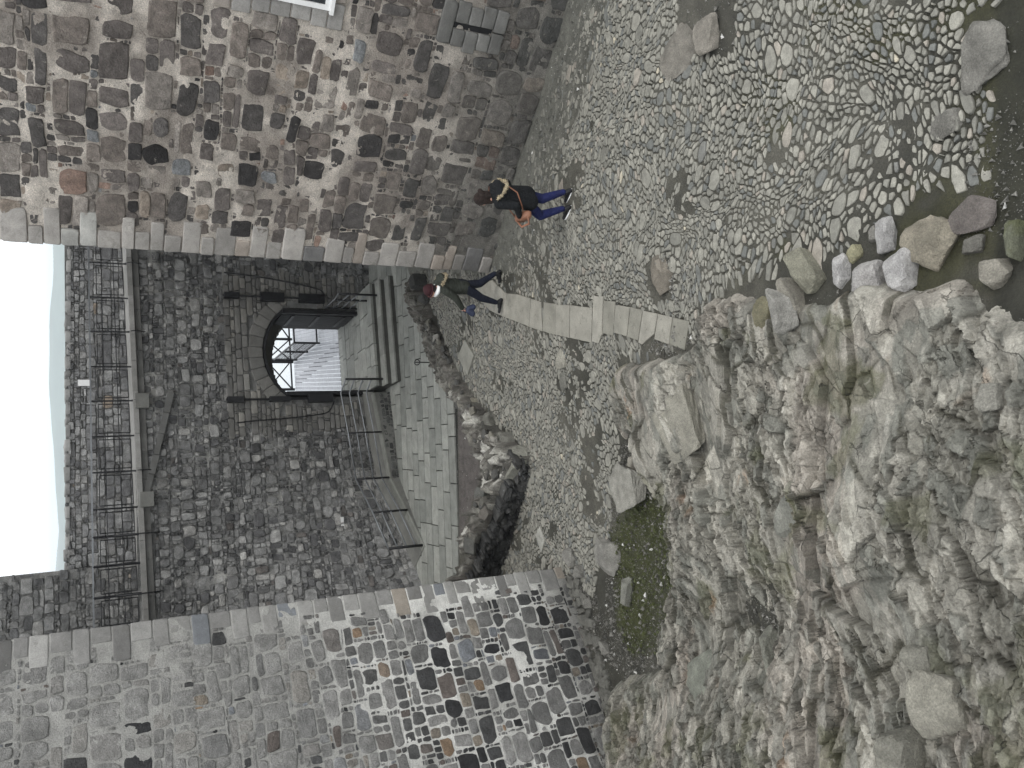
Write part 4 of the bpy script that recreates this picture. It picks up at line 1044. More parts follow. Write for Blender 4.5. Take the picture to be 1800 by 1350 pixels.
boulder(1192, 88, 42, 28, .05, .4, 23, srgb(126, 122, 114), 'flat rough rock surfacing beside the cracked square block', sinkf=.5, planes=5, rough=.1, name='flat_rock')
boulder(1660, 215, 26, 22, .05, .1, 24, srgb(118, 116, 110), 'small flat rock surfacing among the last cobbles', sinkf=.5, planes=5, rough=.1, name='flat_rock')
boulder(1165, 480, 34, 20, .05, .1, 25, srgb(120, 114, 104), 'flat brownish rock in the bare patch above the path', sinkf=.45, planes=5, rough=.1, name='flat_rock')
boulder(1112, 925-112, 12, 10, .10, 0, 21, srgb(150, 146, 136), 'small pale rock standing beside the flat block', planes=4)
for i, (a, b_, hy, hx, lab) in enumerate([(1000, 982, 16, 13, 'pale grey boulder against the foot of the left building corner'), (1016, 1004, 12, 11, 'small boulder just below the corner boulder of the building'), (1030, 1062, 9, 8, 'small square stone at the foot of the pointed wall'), (1062, 1140, 13, 8, 'narrow upright stone by the gravel at the wall foot')]):
    boulder(a, b_, hy, hx, .12, .2*i, 30+i, srgb(132, 130, 124), lab, group='stones along the foot of the left building')
R = random.Random(8)
nm = ['grey rubble stone', 'dark rubble stone', 'brownish rubble stone']
GR2 = 'large blocks broken from the bedrock'
for (a, b_, hy, hx, hz, rot, sd2, cl2, lab) in [(1628, 1172, 50, 44, .26, .5, 201, srgb(138, 136, 126), 'angular grey block, upper of the two big blocks low on the rock slope'), (1652, 1246, 60, 60, .26, .35, 202, srgb(144, 141, 130), 'largest pale grey angular block low on the rock slope'), (1352, 1146, 36, 26, .2, .3, 203, srgb(134, 134, 124), 'upright pale rock beside the dark hollow in the bedrock'), (1575, 1330, 44, 44, .26, .1, 204, srgb(132, 130, 120), 'grey block at the picture edge below the largest block'),
    (1185, 745, 52, 46, .16, .6, 205, srgb(146, 143, 132), 'flat-faced pale slab of rock above the green gutter'), (1225, 960, 60, 34, .2, .15, 206, srgb(136, 134, 124), 'long pale slab of rock along the edge of the green gutter'), (1395, 905, 30, 50, .12, .5, 207, srgb(128, 128, 120), 'low angular slab in the middle of the bedrock'), (1735, 700, 26, 26, .12, .1, 208, srgb(134, 132, 124), 'small square rock on the near part of the bedrock'), (1245, 1195, 46, 44, .22, .4, 209, srgb(124, 126, 116), 'split grey rock standing near the left building wall')]:
    boulder(a, b_, hy, hx, hz, rot, sd2, cl2, lab, group=GR2, sinkf=.52, rough=.06, planes=5)
# rubble footing under the left wall: one low heap
b = MB()
for i in range(70):
    tt_ = R.random(); a = 1000+70*tt_+R.uniform(-8, 26)*(.4+tt_*.4); iy_ = 1010+240*tt_+R.uniform(-16, 10)
    p = hit(a, iy_); rr = R.uniform(.05, .13); V, F = rockshape((rr, rr*R.uniform(.6, 1), rr*.7), 300+i, 6); th = R.uniform(0, 3); c, s = math.cos(th), math.sin(th)
    V = V[:642] if False else V; V = V @ np.array([[c, s, 0], [-s, c, 0], [0, 0, 1]])+p+np.array([0, 0, .02]); g = R.uniform(.7, 1.05)
    n = len(b.V); b.V += V.tolist(); b.F += (F+n).tolist(); b.C += [tuple(np.array(srgb(112, 111, 105))*g)]*len(V)
tag(obj('rubble_footing', b.V, np.array(b.F), M['boulder'], col=np.array(b.C)), 'loose grey rubble heaped along the foot of the left building', 'rubble', kind='stuff')
# two odd slabs in the cobbles
def oneslab(name, pts, c, z, label):
    P = np.array([hit(*q)[:2] for q in pts]); e = P-P.mean(0)
    if (e[:, 0]*np.roll(e[:, 1], -1)-e[:, 1]*np.roll(e[:, 0], -1)).sum() < 0: P = P[::-1]
    V, Q, C = slabs([P], [c], lambda x, y: G(x, y)+z, 's', None, 7, th=.12, n=24, rag=.004)
    return tag(obj(name, V-0, Q, M['flag'], col=C, loc=(P[0][0], P[0][1], 0)), label, 'slab')
oneslab('stone_slab', ZD, srgb(132, 131, 123), .07, 'pointed diamond-shaped slab at the foot of the ruined wall')
oneslab('stone_slab', [(944, 940), (951, 925), (960, 950), (954, 972)], srgb(148, 147, 140), .045, 'small pale lozenge-shaped slab set in the far cobbles')
oneslab('stone_slab', [(1155, 458), (1163, 455), (1172, 505), (1160, 508)], srgb(124, 118, 108), .05, 'worn brownish slab beside the bare patch above the path')
# ------------------------------------------------------------------ the low ruined wall
outer = [(741, 488), (758, 550), (783, 606), (813, 662), (838, 702), (880, 752), (934, 803), (914, 868), (893, 940), (868, 1030)]
inner = [(800, 1040, .8), (812, 945, .75), (836, 885, .6), (848, 835, .4), (828, 772, .35), (802, 712, .28), (782, 682, .15), (758, 640, .12), (742, 590, .1), (727, 530, .12), (722, 488, .2)]
RP = [tuple(hit(*q)[:2]) for q in outer]+[tuple(atz(*q)[:2]) for q in inner]
xs_ = np.array(RP); X, Y, Q = grid(np.arange(xs_[:, 0].min()-.1, xs_[:, 0].max()+.1, .03), np.arange(xs_[:, 1].min()-.1, xs_[:, 1].max()+.1, .03))
sd_ = sdist(X, Y, RP); gz_ = G(X, Y)
px_, py_ = proj(np.stack([X, Y, gz_], 1)); Ht = np.interp(py_, [480, 520, 560, 640, 700, 800, 900, 1000], [.45, .4, .22, .16, .3, .5, .75, .85])
h1, e1, v1 = facet(X/.42, Y/.42, 410, .8); h2, e2, v2 = facet(X/.17, Y/.17, 420, .8)
Z = gz_-.1+sstep(-.02, .10, sd_)*(Ht+.1+.22*h1*Ht/.5+.13*h2+.05*fbm(X/.1, Y/.1, 3, 44)-.08*np.exp(-e1/.05)-.05*np.exp(-e2/.08))
c = lerpc(srgb(74, 73, 69), srgb(116, 113, 106), v1); c = lerpc(c, srgb(92, 88, 84), (v2 > .6)*.6); top_ = sstep(.1, .3, sd_)
c = lerpc(c, srgb(200, 198, 190), .85*sstep(.05, .22, fbm(X/.35, Y/.35, 4, 45))*sstep(.06, .2, sd_)*sstep(640, 720, py_))
c = lerpc(c, srgb(150, 148, 140), .5*sstep(.1, .3, fbm(X/.2, Y/.2, 4, 47)))
kq = sd_ > -.12; Q = Q[kq[Q].all(1)]; us = np.zeros(len(X), bool); us[Q.ravel()] = True; rm = np.cumsum(us)-1
ru = thing('ruined_wall', 'low ruined stub of rubble wall with white lime patches between pavement and cobbles', 'wall', hit(880, 800))
obj('rubble_core', np.stack([X, Y, Z], 1)[us], rm[Q], M['rock'], ru, col=c[us], smooth=False)
fa_, fb2 = hit(876, 1010), hit(933, 806); fv = fb2-fa_; fl = math.hypot(fv[0], fv[1]); FF = Face((fa_[0], fa_[1], 0), math.atan2(fv[1], fv[0]))
P = [p for p in boulder_rows(0, fl, -.15, 1.1, 97, .6, .4, .7) if p[:, 1].max() < float(G(*(FF(p[:, 0].mean(), 0.)[:2])))+.82-.42*p[:, 0].mean()/fl and p[:, 0].max() < fl and p[:, 0].min() > 0]
Rz = np.random.RandomState(5); cz_ = pick(len(P), [(3, srgb(58, 58, 57)), (2, srgb(72, 71, 68)), (1, srgb(46, 46, 47))], Rz)
V, Fs, C = stones(P, cz_, .05+.07*Rz.rand(len(P)), FF, n=14, rag=.06, rnds=1, sink=.35, seed=5, tilt=.35, dome=.8, tex=.12)
obj('side_masonry', V, Fs, M['farstone'], ru, col=C, smooth=False)
def blk(ix_, iy_, z, rad, rot, seed, colr, planes=4):
    p = atz(ix_, iy_, z); V, F = rockshape(rad, seed, planes, 1, .03); cc_, s = math.cos(rot), math.sin(rot); V = V @ np.array([[cc_, s, 0], [-s, cc_, 0], [0, 0, 1]])+p
    obj('facing_stone', V, F, M['boulder'], ru, col=np.repeat([np.array(colr)], len(V), 0))
blk(908, 818, .24, (.30, .42, .26), .7, 61, srgb(132, 131, 122)); blk(886, 776, .2, (.22, .32, .24), .4, 62, srgb(118, 117, 110)); blk(862, 742, .13, (.2, .26, .2), .3, 63, srgb(110, 109, 102))
blk(838, 712, .08, (.2, .2, .16), .5, 64, srgb(128, 124, 112)); blk(846, 870, .62, (.2, .16, .12), .2, 65, srgb(100, 100, 96)); blk(826, 960, .82, (.22, .2, .12), .2, 66, srgb(92, 92, 88))
blk(856, 905, .6, (.16, .22, .14), .9, 67, srgb(104, 100, 94)); blk(768, 640, .08, (.14, .2, .1), .9, 68, srgb(92, 88, 84)); blk(778, 610, .08, (.16, .14, .1), .3, 69, srgb(104, 104, 100))
blk(736, 496, .3, (.22, .2, .22), .2, 70, srgb(62, 62, 60)); blk(745, 525, .2, (.14, .12, .12), .5, 71, srgb(74, 74, 72)); blk(786, 662, .1, (.18, .12, .08), 1.1, 72, srgb(108, 108, 102))
Rr = random.Random(6); b = MB(); k_ = 0
while k_ < 170:
    f = Rr.random(); i = min(int(f*9), 8); o_ = np.array(outer[i]); o2 = np.array(outer[i+1]); ff = f*9-i; oo = o_+(o2-o_)*ff
    j = 10-1-i; in1 = np.array(inner[max(0, min(9, j))][:2]); g = Rr.random()**.8; q_ = oo+(in1-oo)*g
    p = atz(q_[0], q_[1], .1); hh_ = float(np.interp(q_[1], [480, 520, 560, 640, 700, 800, 900, 1000], [.45, .4, .22, .16, .3, .5, .75, .85]))
    p = atz(q_[0], q_[1], float(G(p[0], p[1]))+hh_*min(1, .3+g*2))
    if not bool(inpoly(np.array(p[0]), np.array(p[1]), RP)): k_ += 1; continue
    rr = Rr.uniform(.05, .13); V, F = rockshape((rr, rr*Rr.uniform(.6, 1.3), rr*.6), 500+k_, 5); th = Rr.uniform(0, 3); c1, s1 = math.cos(th), math.sin(th)
    V = V @ np.array([[c1, s1, 0], [-s1, c1, 0], [0, 0, 1]])+p; n = len(b.V); b.V += V.tolist(); b.F += (F+n).tolist(); cl_ = Rr.choice([srgb(100, 98, 92), srgb(84, 83, 80), srgb(122, 119, 110), srgb(146, 143, 136)]); b.C += [cl_]*len(V); k_ += 1
o = obj('rubble', b.V, np.array(b.F), M['boulder'], ru, col=np.array(b.C)); o['kind'] = 'stuff'
# ------------------------------------------------------------------ grit and small stones
R = np.random.RandomState(91); n = 70000
gx_ = R.uniform(-7, 8, n); gy_ = R.uniform(3, 22, n); gx_ = np.concatenate([gx_, R.uniform(-5, 2.5, 90000)]); gy_ = np.concatenate([gy_, R.uniform(3, 14.5, 90000)]); n += 90000; gz_ = G(gx_, gy_)+soilz(gx_, gy_); a_, b_ = proj(np.stack([gx_, gy_, gz_], 1))
inr = inpoly(a_, b_, ROCK); ing = inpoly(a_, b_, [(1100, 760), (1150, 790), (1200, 900), (1200, 1060), (1180, 1170), (1100, 1200), (1060, 1150), (1070, 900)])
strip = (b_ < 476) & (a_-RWL(b_) > 0) & (a_-RWL(b_) < 70) & (b_ > -40); bot = (a_ > 1700) & (b_ < 420); mid = inpoly(a_, b_, [(1140, 440), (1200, 450), (1240, 520), (1240, 600), (1200, 640), (1140, 620), (1180, 520)]); patch = inpoly(a_, b_, [(1187, -60), (1310, -60), (1300, 60), (1290, 110), (1200, 100)])
foot = inpoly(a_, b_, [(985, 1000), (1040, 1020), (1075, 1120), (1080, 1230), (1040, 1150)]); dd_ = inpoly(a_, b_, DIRT)
k = inr | ing | (strip & (R.rand(n) < .8)) | (bot & (R.rand(n) < .5)) | mid | patch | foot | (dd_ & (R.rand(n) < .3))
gx_, gy_, gz_ = gx_[k], gy_[k], gz_[k]; inr = inr[k]
zz = np.array([max(_rz.get((int(x/.1), int(y/.1)), -9), -9) for x, y in zip(gx_, gy_)])
okp = (~inr) | (zz < gz_+.02) | (R.rand(len(gx_)) < .0); gx_, gy_, gz_ = gx_[okp], gy_[okp], gz_[okp]
m = len(gx_); r = R.uniform(.004, .012, m)*(1+2.5*(R.rand(m) < .10)); base = np.array([[1, 0, 0], [-.3, .9, .1], [-.5, -.8, 0], [0, .1, .8], [0.1, 0, -.8], [.2, -.3, .6]])
V = (base[None]+.25*R.randn(m, 6, 3))*r[:, None, None]+np.stack([gx_, gy_, gz_+r*.35], 1)[:, None, :]
F6 = np.array([[0, 1, 3], [1, 2, 3], [2, 5, 3], [5, 0, 3], [1, 0, 4], [2, 1, 4], [5, 2, 4], [0, 5, 4]]); F = (F6[None]+(np.arange(m)*6)[:, None, None]).reshape(-1, 3)
cc = lerpc(srgb(92, 91, 86), srgb(150, 148, 142), R.rand(m)); cc = lerpc(cc, srgb(225, 224, 220), (R.rand(m) < .03)*1.); gq = sdist(gx_, gy_, GREENW) > 0; cc = lerpc(cc, srgb(82, 90, 44), .8*(gq & (R.rand(m) < .6)))
tag(obj('gravel', V.reshape(-1, 3), F, M['boulder'], col=np.repeat(cc, 6, 0)), kind='stuff'); print('grit', m)
# ------------------------------------------------------------------ gateway: doors, rear arch, deck, fence outside
gt = thing('wooden_gate', 'black timber gate leaves standing open inside the arched gateway', 'gate', gp(0, LT, -.6))
for sg in (-1, 1):
    b = MB(); sc_ = sg*(AW-.07)
    for i in range(6): b.box(gp(sc_, (LT+2.82)/2+.02, -.16-.2*i-.1), GW.u*.03, GW.n*.097, (0, 0, (2.78-LT)/2))
    lf = b.build('door_leaf', M['darkwood'], gt)
    for t in (.85, 1.65, 2.45): b = MB(); b.box(gp(sc_-sg*.045, t, -.76), GW.u*.014, GW.n*.58, (0, 0, .05)); b.build('door_strap', M['iron'], lf)
b = MB()
for s_ in (-AW+.06, AW-.06): b.box(gp(s_, (LT+SPR)/2, .06), GW.u*.055, GW.n*.08, (0, 0, (SPR-LT)/2))
nA = 12
for i in range(nA):
    s0_, s1_ = -AW+.02+(2*AW-.04)*i/nA, -AW+.02+(2*AW-.04)*(i+1)/nA; za, zb = float(archz(s0_)), float(archz(s1_)); p = gp(s0_, za-.05, -.02); q = gp(s1_, zb-.05, -.02); b.bar(p, q, .16, .08, up=(0, 0, 1))
b.build('gate_frame', M['darkwood'], gt)
# rear arch of the passage
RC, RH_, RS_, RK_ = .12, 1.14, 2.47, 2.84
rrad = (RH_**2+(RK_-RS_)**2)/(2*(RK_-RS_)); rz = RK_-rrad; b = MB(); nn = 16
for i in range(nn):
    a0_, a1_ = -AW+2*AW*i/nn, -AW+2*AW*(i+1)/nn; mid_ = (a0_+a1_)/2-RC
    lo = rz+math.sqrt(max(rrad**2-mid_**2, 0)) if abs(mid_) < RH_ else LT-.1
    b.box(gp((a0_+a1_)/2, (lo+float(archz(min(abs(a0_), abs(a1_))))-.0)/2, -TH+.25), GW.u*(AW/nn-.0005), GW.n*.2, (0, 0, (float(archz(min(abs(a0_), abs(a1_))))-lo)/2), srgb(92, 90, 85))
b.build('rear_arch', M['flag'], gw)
# deck
b = MB(); x_ = -1.75
while x_ < 4.0:
    s_ = (x_-GW.O[0])/GW.u[0]+TH*GW.n[0]*0; y0_ = float((gp((x_-GW.O[0]+TH*GW.n[0])/GW.u[0], 0, -TH))[1])+.03
    b.box((x_+.06, y0_+3.2, LT-.03), (.062, 0, 0), (0, 3.2, 0), (0, 0, .03)); x_ += .145
o = b.build('timber_deck', M['deck']); tag(o, 'pale weathered board deck outside the gateway', 'deck')
b = MB()
for s_ in (-1.4, 0.9, 3.1): b.box(gp(s_, LT-.2, -TH-3.3), GW.u*.08, GW.n*3.2, (0, 0, .13))
for s_ in (-1.4, 3.1):
    for h_ in (-3, -5.4, -8.3): b.box(gp(s_, -3.4, h_), GW.u*.1, GW.n*.1, (0, 0, 3.6))
b.build('deck_frame', M['darkwood'], o).location = (0, 0, 0)
fn = thing('braced_fence', 'black cross-braced fence at the far end of the board deck', 'fence', gp(-.4, LT, -TH-6.4))
hF = -TH-6.4; b = MB()
FX = [float((atz(521, q, .5)-GW.O) @ GW.u) for q in (682, 629, 588)]; FX = [FX[0], FX[1], FX[2], FX[2]+1.5]; 
for j, s_ in enumerate(FX):
    q = MB(); q.bar(gp(s_, LT, hF), gp(s_, LT+1.12, hF), .16 if j == 1 else .09); q.build('post', M['iron'], fn)
q = MB(); q.bar(gp(FX[0], LT+1.08, hF), gp(FX[-1], LT+1.08, hF), .06, .08); q.bar(gp(FX[0], LT+.1, hF), gp(FX[-1], LT+.1, hF), .05, .06); q.build('rail', M['iron'], fn)
for j in range(3):
    q = MB(); q.bar(gp(FX[j]+.04, LT+.12, hF), gp(FX[j+1]-.04, LT+1.04, hF), .035, .05); q.bar(gp(FX[j]+.04, LT+1.04, hF+.05), gp(FX[j+1]-.04, LT+.12, hF+.05), .035, .05); q.build('cross_brace', M['iron'], fn)
# side rail with mesh, on the right of the deck
sr_ = thing('mesh_guard_rail', 'black mesh guard rail at the right side of the board deck', 'railing', atz(562, 603, .5))
a = atz(562, 603, .5); e = a+(-GW.n)*3.4+GW.u*.15; q = MB()
for f_ in (0, .5, 1): q = MB(); q.bar(a+(e-a)*f_, a+(e-a)*f_+np.array([0, 0, .92]), .06); q.build('post', M['iron'], sr_)
q = MB(); q.bar(a+[0, 0, .92], e+[0, 0, .92], .05); q.bar(a+[0, 0, .12], e+[0, 0, .12], .04); q.bar(a+[0, 0, .5], e+[0, 0, .5], .03); q.build('rail', M['iron'], sr_)
q = MB()
for i in range(34): q.bar(a+(e-a)*i/34+[0, 0, .12], a+(e-a)*i/34+[0, 0, .9], .008)
for i in range(7): q.bar(a+[0, 0, .2+.1*i], e+[0, 0, .2+.1*i], .008)
q.build('mesh_panel', M['iron'], sr_)
q = MB(); a2 = a+GW.u*1.1; q.bar(a+[0, 0, .92], a2+[0, 0, .92], .05); q.bar(a+[0, 0, .1], a2+[0, 0, .1], .05); q.bar(a2, a2+np.array([0, 0, .92]), .06); q.build('return_rail', M['iron'], sr_)
# white lamp under the arch
p = gp(*GW.st(470, 574), -.25); lm = thing('security_lamp', 'small white lamp fixed under the right side of the gate arch', 'lamp', p)
q = MB(); q.ell(p, (.05, .05, .06)); q.build('lamp_head', M['white'], lm, True); q = MB(); q.bar(p+[0, 0, .03], p+[.0, 0, .14], .03); q.build('bracket', M['white'], lm)
# ------------------------------------------------------------------ counterweight irons either side of the gate
def irons(label, y0, blocks, x0, x1, curve):
    s0, tA = GW.st(x0, y0); s1, tB = GW.st(x1, y0); t_ = thing('hanging_iron', label, 'iron bar', gp(s0, tB, .18), 'iron bars beside the gateway')
    s_ = GW.st((x0+x1)/2, y0)[0]; q = MB(); q.bar(gp(s_, tA, .16), gp(s_, tB, .16), .05); q.build('rod', M['iron'], t_)
    for (a_, b2, w_) in blocks:
        ta, tb = GW.st(a_, y0)[1], GW.st(b2, y0)[1]; q = MB(); q.box(gp(s_, (ta+tb)/2, .16), GW.u*w_/2, GW.n*.09, (0, 0, abs(ta-tb)/2)); q.build('weight', M['iron'], t_)
    pts = [GW.st(*c_) for c_ in curve]; P3 = [gp(s, t, .16+.0*i) for i, (s, t) in enumerate(pts)]
    S_ = []
    for i in range(len(P3)-1):
        for f_ in np.linspace(0, 1, 5, endpoint=False):
            p0_ = P3[max(i-1, 0)]; p1_ = P3[i]; p2_ = P3[i+1]; p3_ = P3[min(i+2, len(P3)-1)]
            S_.append(.5*((2*p1_)+(-p0_+p2_)*f_+(2*p0_-5*p1_+4*p2_-p3_)*f_**2+(-p0_+3*p1_-3*p2_+p3_)*f_**3))
    S_.append(P3[-1]); q = MB(); q.tube(S_, .022, 6); q.build('curved_bar', M['iron'], t_)
irons('black iron rod with weights and a long curved bar, left of the gateway', 703, [(398, 426, .16), (472, 508, .14), (540, 582, .24)], 396, 583, [(585, 707), (575, 725), (552, 731), (500, 737), (450, 741), (414, 745)])
irons('black iron rod with weights and a long curved bar, right of the gateway', 525, [(392, 418, .16), (456, 497, .26), (523, 567, .26)], 390, 568, [(568, 521), (560, 512), (530, 504), (480, 494), (430, 486), (392, 482)])
# ------------------------------------------------------------------ railings
def stroke(name, pts, r, parent, m='steel', n=6): q = MB(); q.tube(pts, r, n); return q.build(name, M[m], parent, True)
up = lambda p, h: np.array([p[0], p[1], p[2]+h])
# right of the landing
A1, A2, A3 = atz(680, 520, .02), atz(645, 529, .5), gp(GW.st(628, 545)[0]*1.0, .5, .12)
rl = thing('stair_railing', 'short grey steel railing beside the right end of the gateway steps', 'railing', A1)
HR = [1.02, .76, .5, .24]
for p, hh in ((A1, 1.5), (A2, 1.02), (A3, 1.02)): stroke('post', [p, up(p, hh)], .032, rl, 'iron')
for h in HR:
    stroke('rail', [up(A3, h), up(A2, h)], .021, rl); 
    stroke('rail', [up(A2, h), up(A1, h+.48*(1 if h > .9 else .8))], .021, rl)
# ramp railing
B1 = atz(691, 666, .02); B2 = np.array([*atz(657, 687, .5)[:2], .5]); B3 = atz(671, 759, .40); B4 = atz(685, 839, .27); B5 = atz(716, 896, .12); B6 = atz(745, 958, .0)
rr2 = thing('ramp_railing', 'long grey steel railing with four rails following the ramp left of the gateway', 'railing', B2)
for p, hh, w_ in ((B1, 1.46, .032), (B2, 1.0, .026), (B3, 1.0, .026), (B4, 1.0, .03), (B5, 1.0, .032), (B6, 1.0, .038)): stroke('post', [p, up(p, hh)], w_, rr2, 'iron')
for h in HR:
    stroke('rail', [up(B1, h+.44), up(B2+(B1-B2)*.15, h+.04), up(B2+(B3-B2)*.04, h), up(B3, h), up(B4, h)], .021, rr2); stroke('rail', [up(B4, h), up(B5, h), up(B6, h)], .021, rr2)
# walkway railing
wr = thing('walkway_railing', 'black steel railing of framed bays along the walkway on top of the gate wall', 'railing', gp(0, float(ledge(0)), .02))
ra = GW.st(164.5, 1081); rb = GW.st(155.6, 445); rtop = lambda s: ra[1]+(rb[1]-ra[1])*(s-ra[0])/(rb[0]-ra[0])
PY = [1101, 1045, 991, 940, 892, 828, 766, 704.5, 645, 584, 525, 465, 405]
PS = [GW.st(228, y)[0] for y in PY]
for s, y in zip(PS, PY):
    hv = y in (1045, 991, 940); q = MB(); q.bar(gp(s, float(ledge(s))-.02, .02), gp(s, rtop(s), .02), .05 if hv else .035); q.build('post', M['iron'], wr)
for i in range(len(PS)-1):
    s0, s1 = PS[i]+.09, PS[i+1]-.09; l0_ = lambda s: float(ledge(s))+.10; l1_ = lambda s: rtop(s)-.18
    q = MB(); w_ = .022
    q.bar(gp(s0, l0_(s0), .02), gp(s1, l0_(s1), .02), w_); q.bar(gp(s0, l1_(s0), .02), gp(s1, l1_(s1), .02), w_); q.bar(gp(s0, l0_(s0), .02), gp(s0, l1_(s0), .02), w_); q.bar(gp(s1, l0_(s1), .02), gp(s1, l1_(s1), .02), w_)
    q.build('panel_frame', M['iron'], wr)
for f_ in (.36, .68):
    q = MB()
    fz = lambda s: float(ledge(s))+f_*(rtop(s)-float(ledge(s)))
    q.bar(gp(PS[0], fz(PS[0]), .045), gp(PS[-1], fz(PS[-1]), .045), .02); q.build('middle_rail', M['iron'], wr)
q = MB(); q.bar(gp(PS[0], rtop(PS[0]), .02), gp(PS[-1], rtop(PS[-1]), .02), .05, .04); q.build('top_rail', M['steel'], wr)
for y in (1045, 940, 828, 704.5, 584, 465):
    s = GW.st(228, y)[0]; l = float(ledge(s)); t = rtop(s)
    if y > 900: pts = [gp(s, l+.62, .05), gp(s, l+.35, .16), gp(s, l+.1, .30), gp(s, l-.2, .33), gp(s, l-.5, .12)]
    else: pts = [gp(s, l+.1, .03), gp(s, l-.1, .22), gp(s, l-.4, .1)]
    stroke('brace', pts, .018 if y > 900 else .013, wr, 'iron')
# sign on the parapet, plaque low on the wall
s, t = PF.st(148.5, 674); b = MB(); fbox(PF, s-.09, s+.09, t-.17, t+.17, .07, .09, b); o = b.build('white_sign', M['white'], loc=PF(s, t, .08)); tag(o, 'small blank white upright sign on the parapet behind the walkway railing', 'sign')
s, t = GW.st(590, 919); b = MB(); hb = float(GW.b(s, t)); fbox(GW, s-.13, s+.13, t-.045, t+.045, .085, .10, b)
for i in range(len(b.V)): b.V[i] = tuple(np.array(b.V[i])+GW.n*0)
o = b.build('wall_plaque', M['white'], loc=GW(s, t, .08)); tag(o, 'tiny white plaque low on the dark wall left of the ramp', 'plaque')
# iron post with ring
p = atz(758, 637, .12); o = thing('ring_post', 'thin iron post with a ring at the edge of the pavement', 'post', p)
stroke('post', [p-np.array([0, 0, .1]), up(p, .46)], .014, o, 'iron'); c_ = up(p, .40)
q = MB(); q.tube([c_+.07*np.array([math.cos(a), -.15*math.cos(a), math.sin(a)]) for a in np.linspace(0, 2*math.pi, 19)], .012, 6); q.build('ring', M['iron'], o)
# ------------------------------------------------------------------ far side: sea and hills
V, F = [], []
tag(obj('sea', [(-6000, 29, -6), (6000, 29, -6), (6000, 9000, -6), (-6000, 9000, -6)], [(0, 1, 2, 3)], M['water']), kind='structure')
X, Y, Q = grid(np.linspace(-2600, 2600, 120), np.linspace(2600, 4200, 30))
Zh = -8+(62+26*fbm(X/500, Y/500, 4, 7))*sstep(2600, 3100, Y)*sstep(4200, 3700, Y)
tag(obj('hills', np.stack([X, Y, Zh], 1), Q, M['hill'], smooth=True), kind='structure')
# ------------------------------------------------------------------ people
M['skin'] = mat('skin', srgb(196, 150, 130), .6, .05, 8, .04, 40, .05, 60, .002)
M['brownhair'] = mat('brown_hair', srgb(44, 31, 26), .6, .6, 22, .4, 90, 1.0, 40, .05, None, .4, 0, (1, 1, .25))
M['darkhair'] = mat('dark_hair', srgb(40, 30, 30), .6, .4, 30, .3, 120, .5, 80, .01)
M['blackcloth'] = mat('black_cloth', srgb(19, 21, 24), .9, .3, 8, .15, 60, .8, 9, .06)
M['olivecloth'] = mat('dark_green_cloth', srgb(58, 61, 55), .9, .3, 8, .15, 60, .9, 9, .07, None, .2, 0, (1, 1, 2.5))
M['bluecloth'] = mat('blue_denim', srgb(26, 32, 74), .85, .4, 7, .12, 60, .7, 12, .04)
M['navycloth'] = mat('navy_cloth', srgb(24, 28, 42), .9, .35, 7, .12, 60, .7, 12, .04)
M['navybag'] = mat('navy_bag', srgb(46, 52, 72), .7, .2, 10, .1, 60, .3, 14, .01)
M['fur'] = mat('pale_fur', srgb(164, 152, 128), .95, .5, 30, .35, 90, .3, 80, .01)
M['maroon'] = mat('maroon_knit', srgb(52, 25, 29), .9, .2, 20, .2, 90, .4, 60, .01)
M['leather'] = mat('tan_leather', srgb(136, 96, 76), .5, .2, 10, .12, 60, .2, 30, .005)
M['shoeblack'] = mat('black_shoe', srgb(26, 26, 28), .6, .2, 8, .1, 40, .1, 30, .003)
def remesh(name, caps, vox, m, parent, it=3, extra=None, inflate=0):
    b = MB()
    for (p, q, r0, r1) in caps:
        p, q = np.array(p, float), np.array(q, float); r0 += inflate; r1 += inflate
        b.ell(p, r0, 12, 8); b.ell(q, r1, 12, 8)
        if np.linalg.norm(q-p) > 1e-3: b.tube([p, p*.67+q*.33, p*.33+q*.67, q], r0, 12, r1)
    for (c, r, Mx) in (extra or []): b.ell(c, r, 16, 12, Mx)
    me = bpy.data.meshes.new(name); me.from_pydata([list(v) for v in b.V], [], b.F); me.materials.append(m)
    o = bpy.data.objects.new(name, me); COL.objects.link(o); o.parent = parent
    md = o.modifiers.new('one_surface', 'REMESH'); md.mode = 'VOXEL'; md.voxel_size = vox; md.use_smooth_shade = True
    if it: sm = o.modifiers.new('soften', 'SMOOTH'); sm.factor = .5; sm.iterations = it
    return o
def tubeobj(name, pts, r, m, parent, n=7): q = MB(); q.tube(pts, r, n); return lobj(name, q, m, parent)
def lobj(name, b, m, parent, smooth=True):
    me = bpy.data.meshes.new(name); me.from_pydata([list(v) for v in b.V], [], b.F); me.materials.append(m)
    me.polygons.foreach_set('use_smooth', [smooth]*len(me.polygons)); o = bpy.data.objects.new(name, me); COL.objects.link(o); o.parent = parent; return o
def hand(c, d, side, palm):
    """capsules for a relaxed hand: c wrist, d pointing direction, side = thumb side"""
    c, d, side, palm = (np.array(q, float) for q in (c, d, side, palm)); out = [(c, c+d*.045+side*.012, .022, .024), (c+d*.02, c+d*.075-side*.014, .022, .022), (c+d*.03, c+d*.08+side*.016, .02, .018)]
    for k, (o_, L) in enumerate(((.030, .072), (.011, .082), (-.009, .076), (-.028, .06))):
        a = c+d*.078+side*o_; m_ = a+d*L*.55+palm*.012; e = m_+d*L*.35+palm*.03; out += [(a, m_, .0095, .009), (m_, e, .009, .0075)]
    a = c+d*.03+side*.028; m_ = a+d*.025+side*.026; out += [(a, m_, .012, .010), (m_, m_+d*.03+side*.006+palm*.012, .010, .008)]
    return out
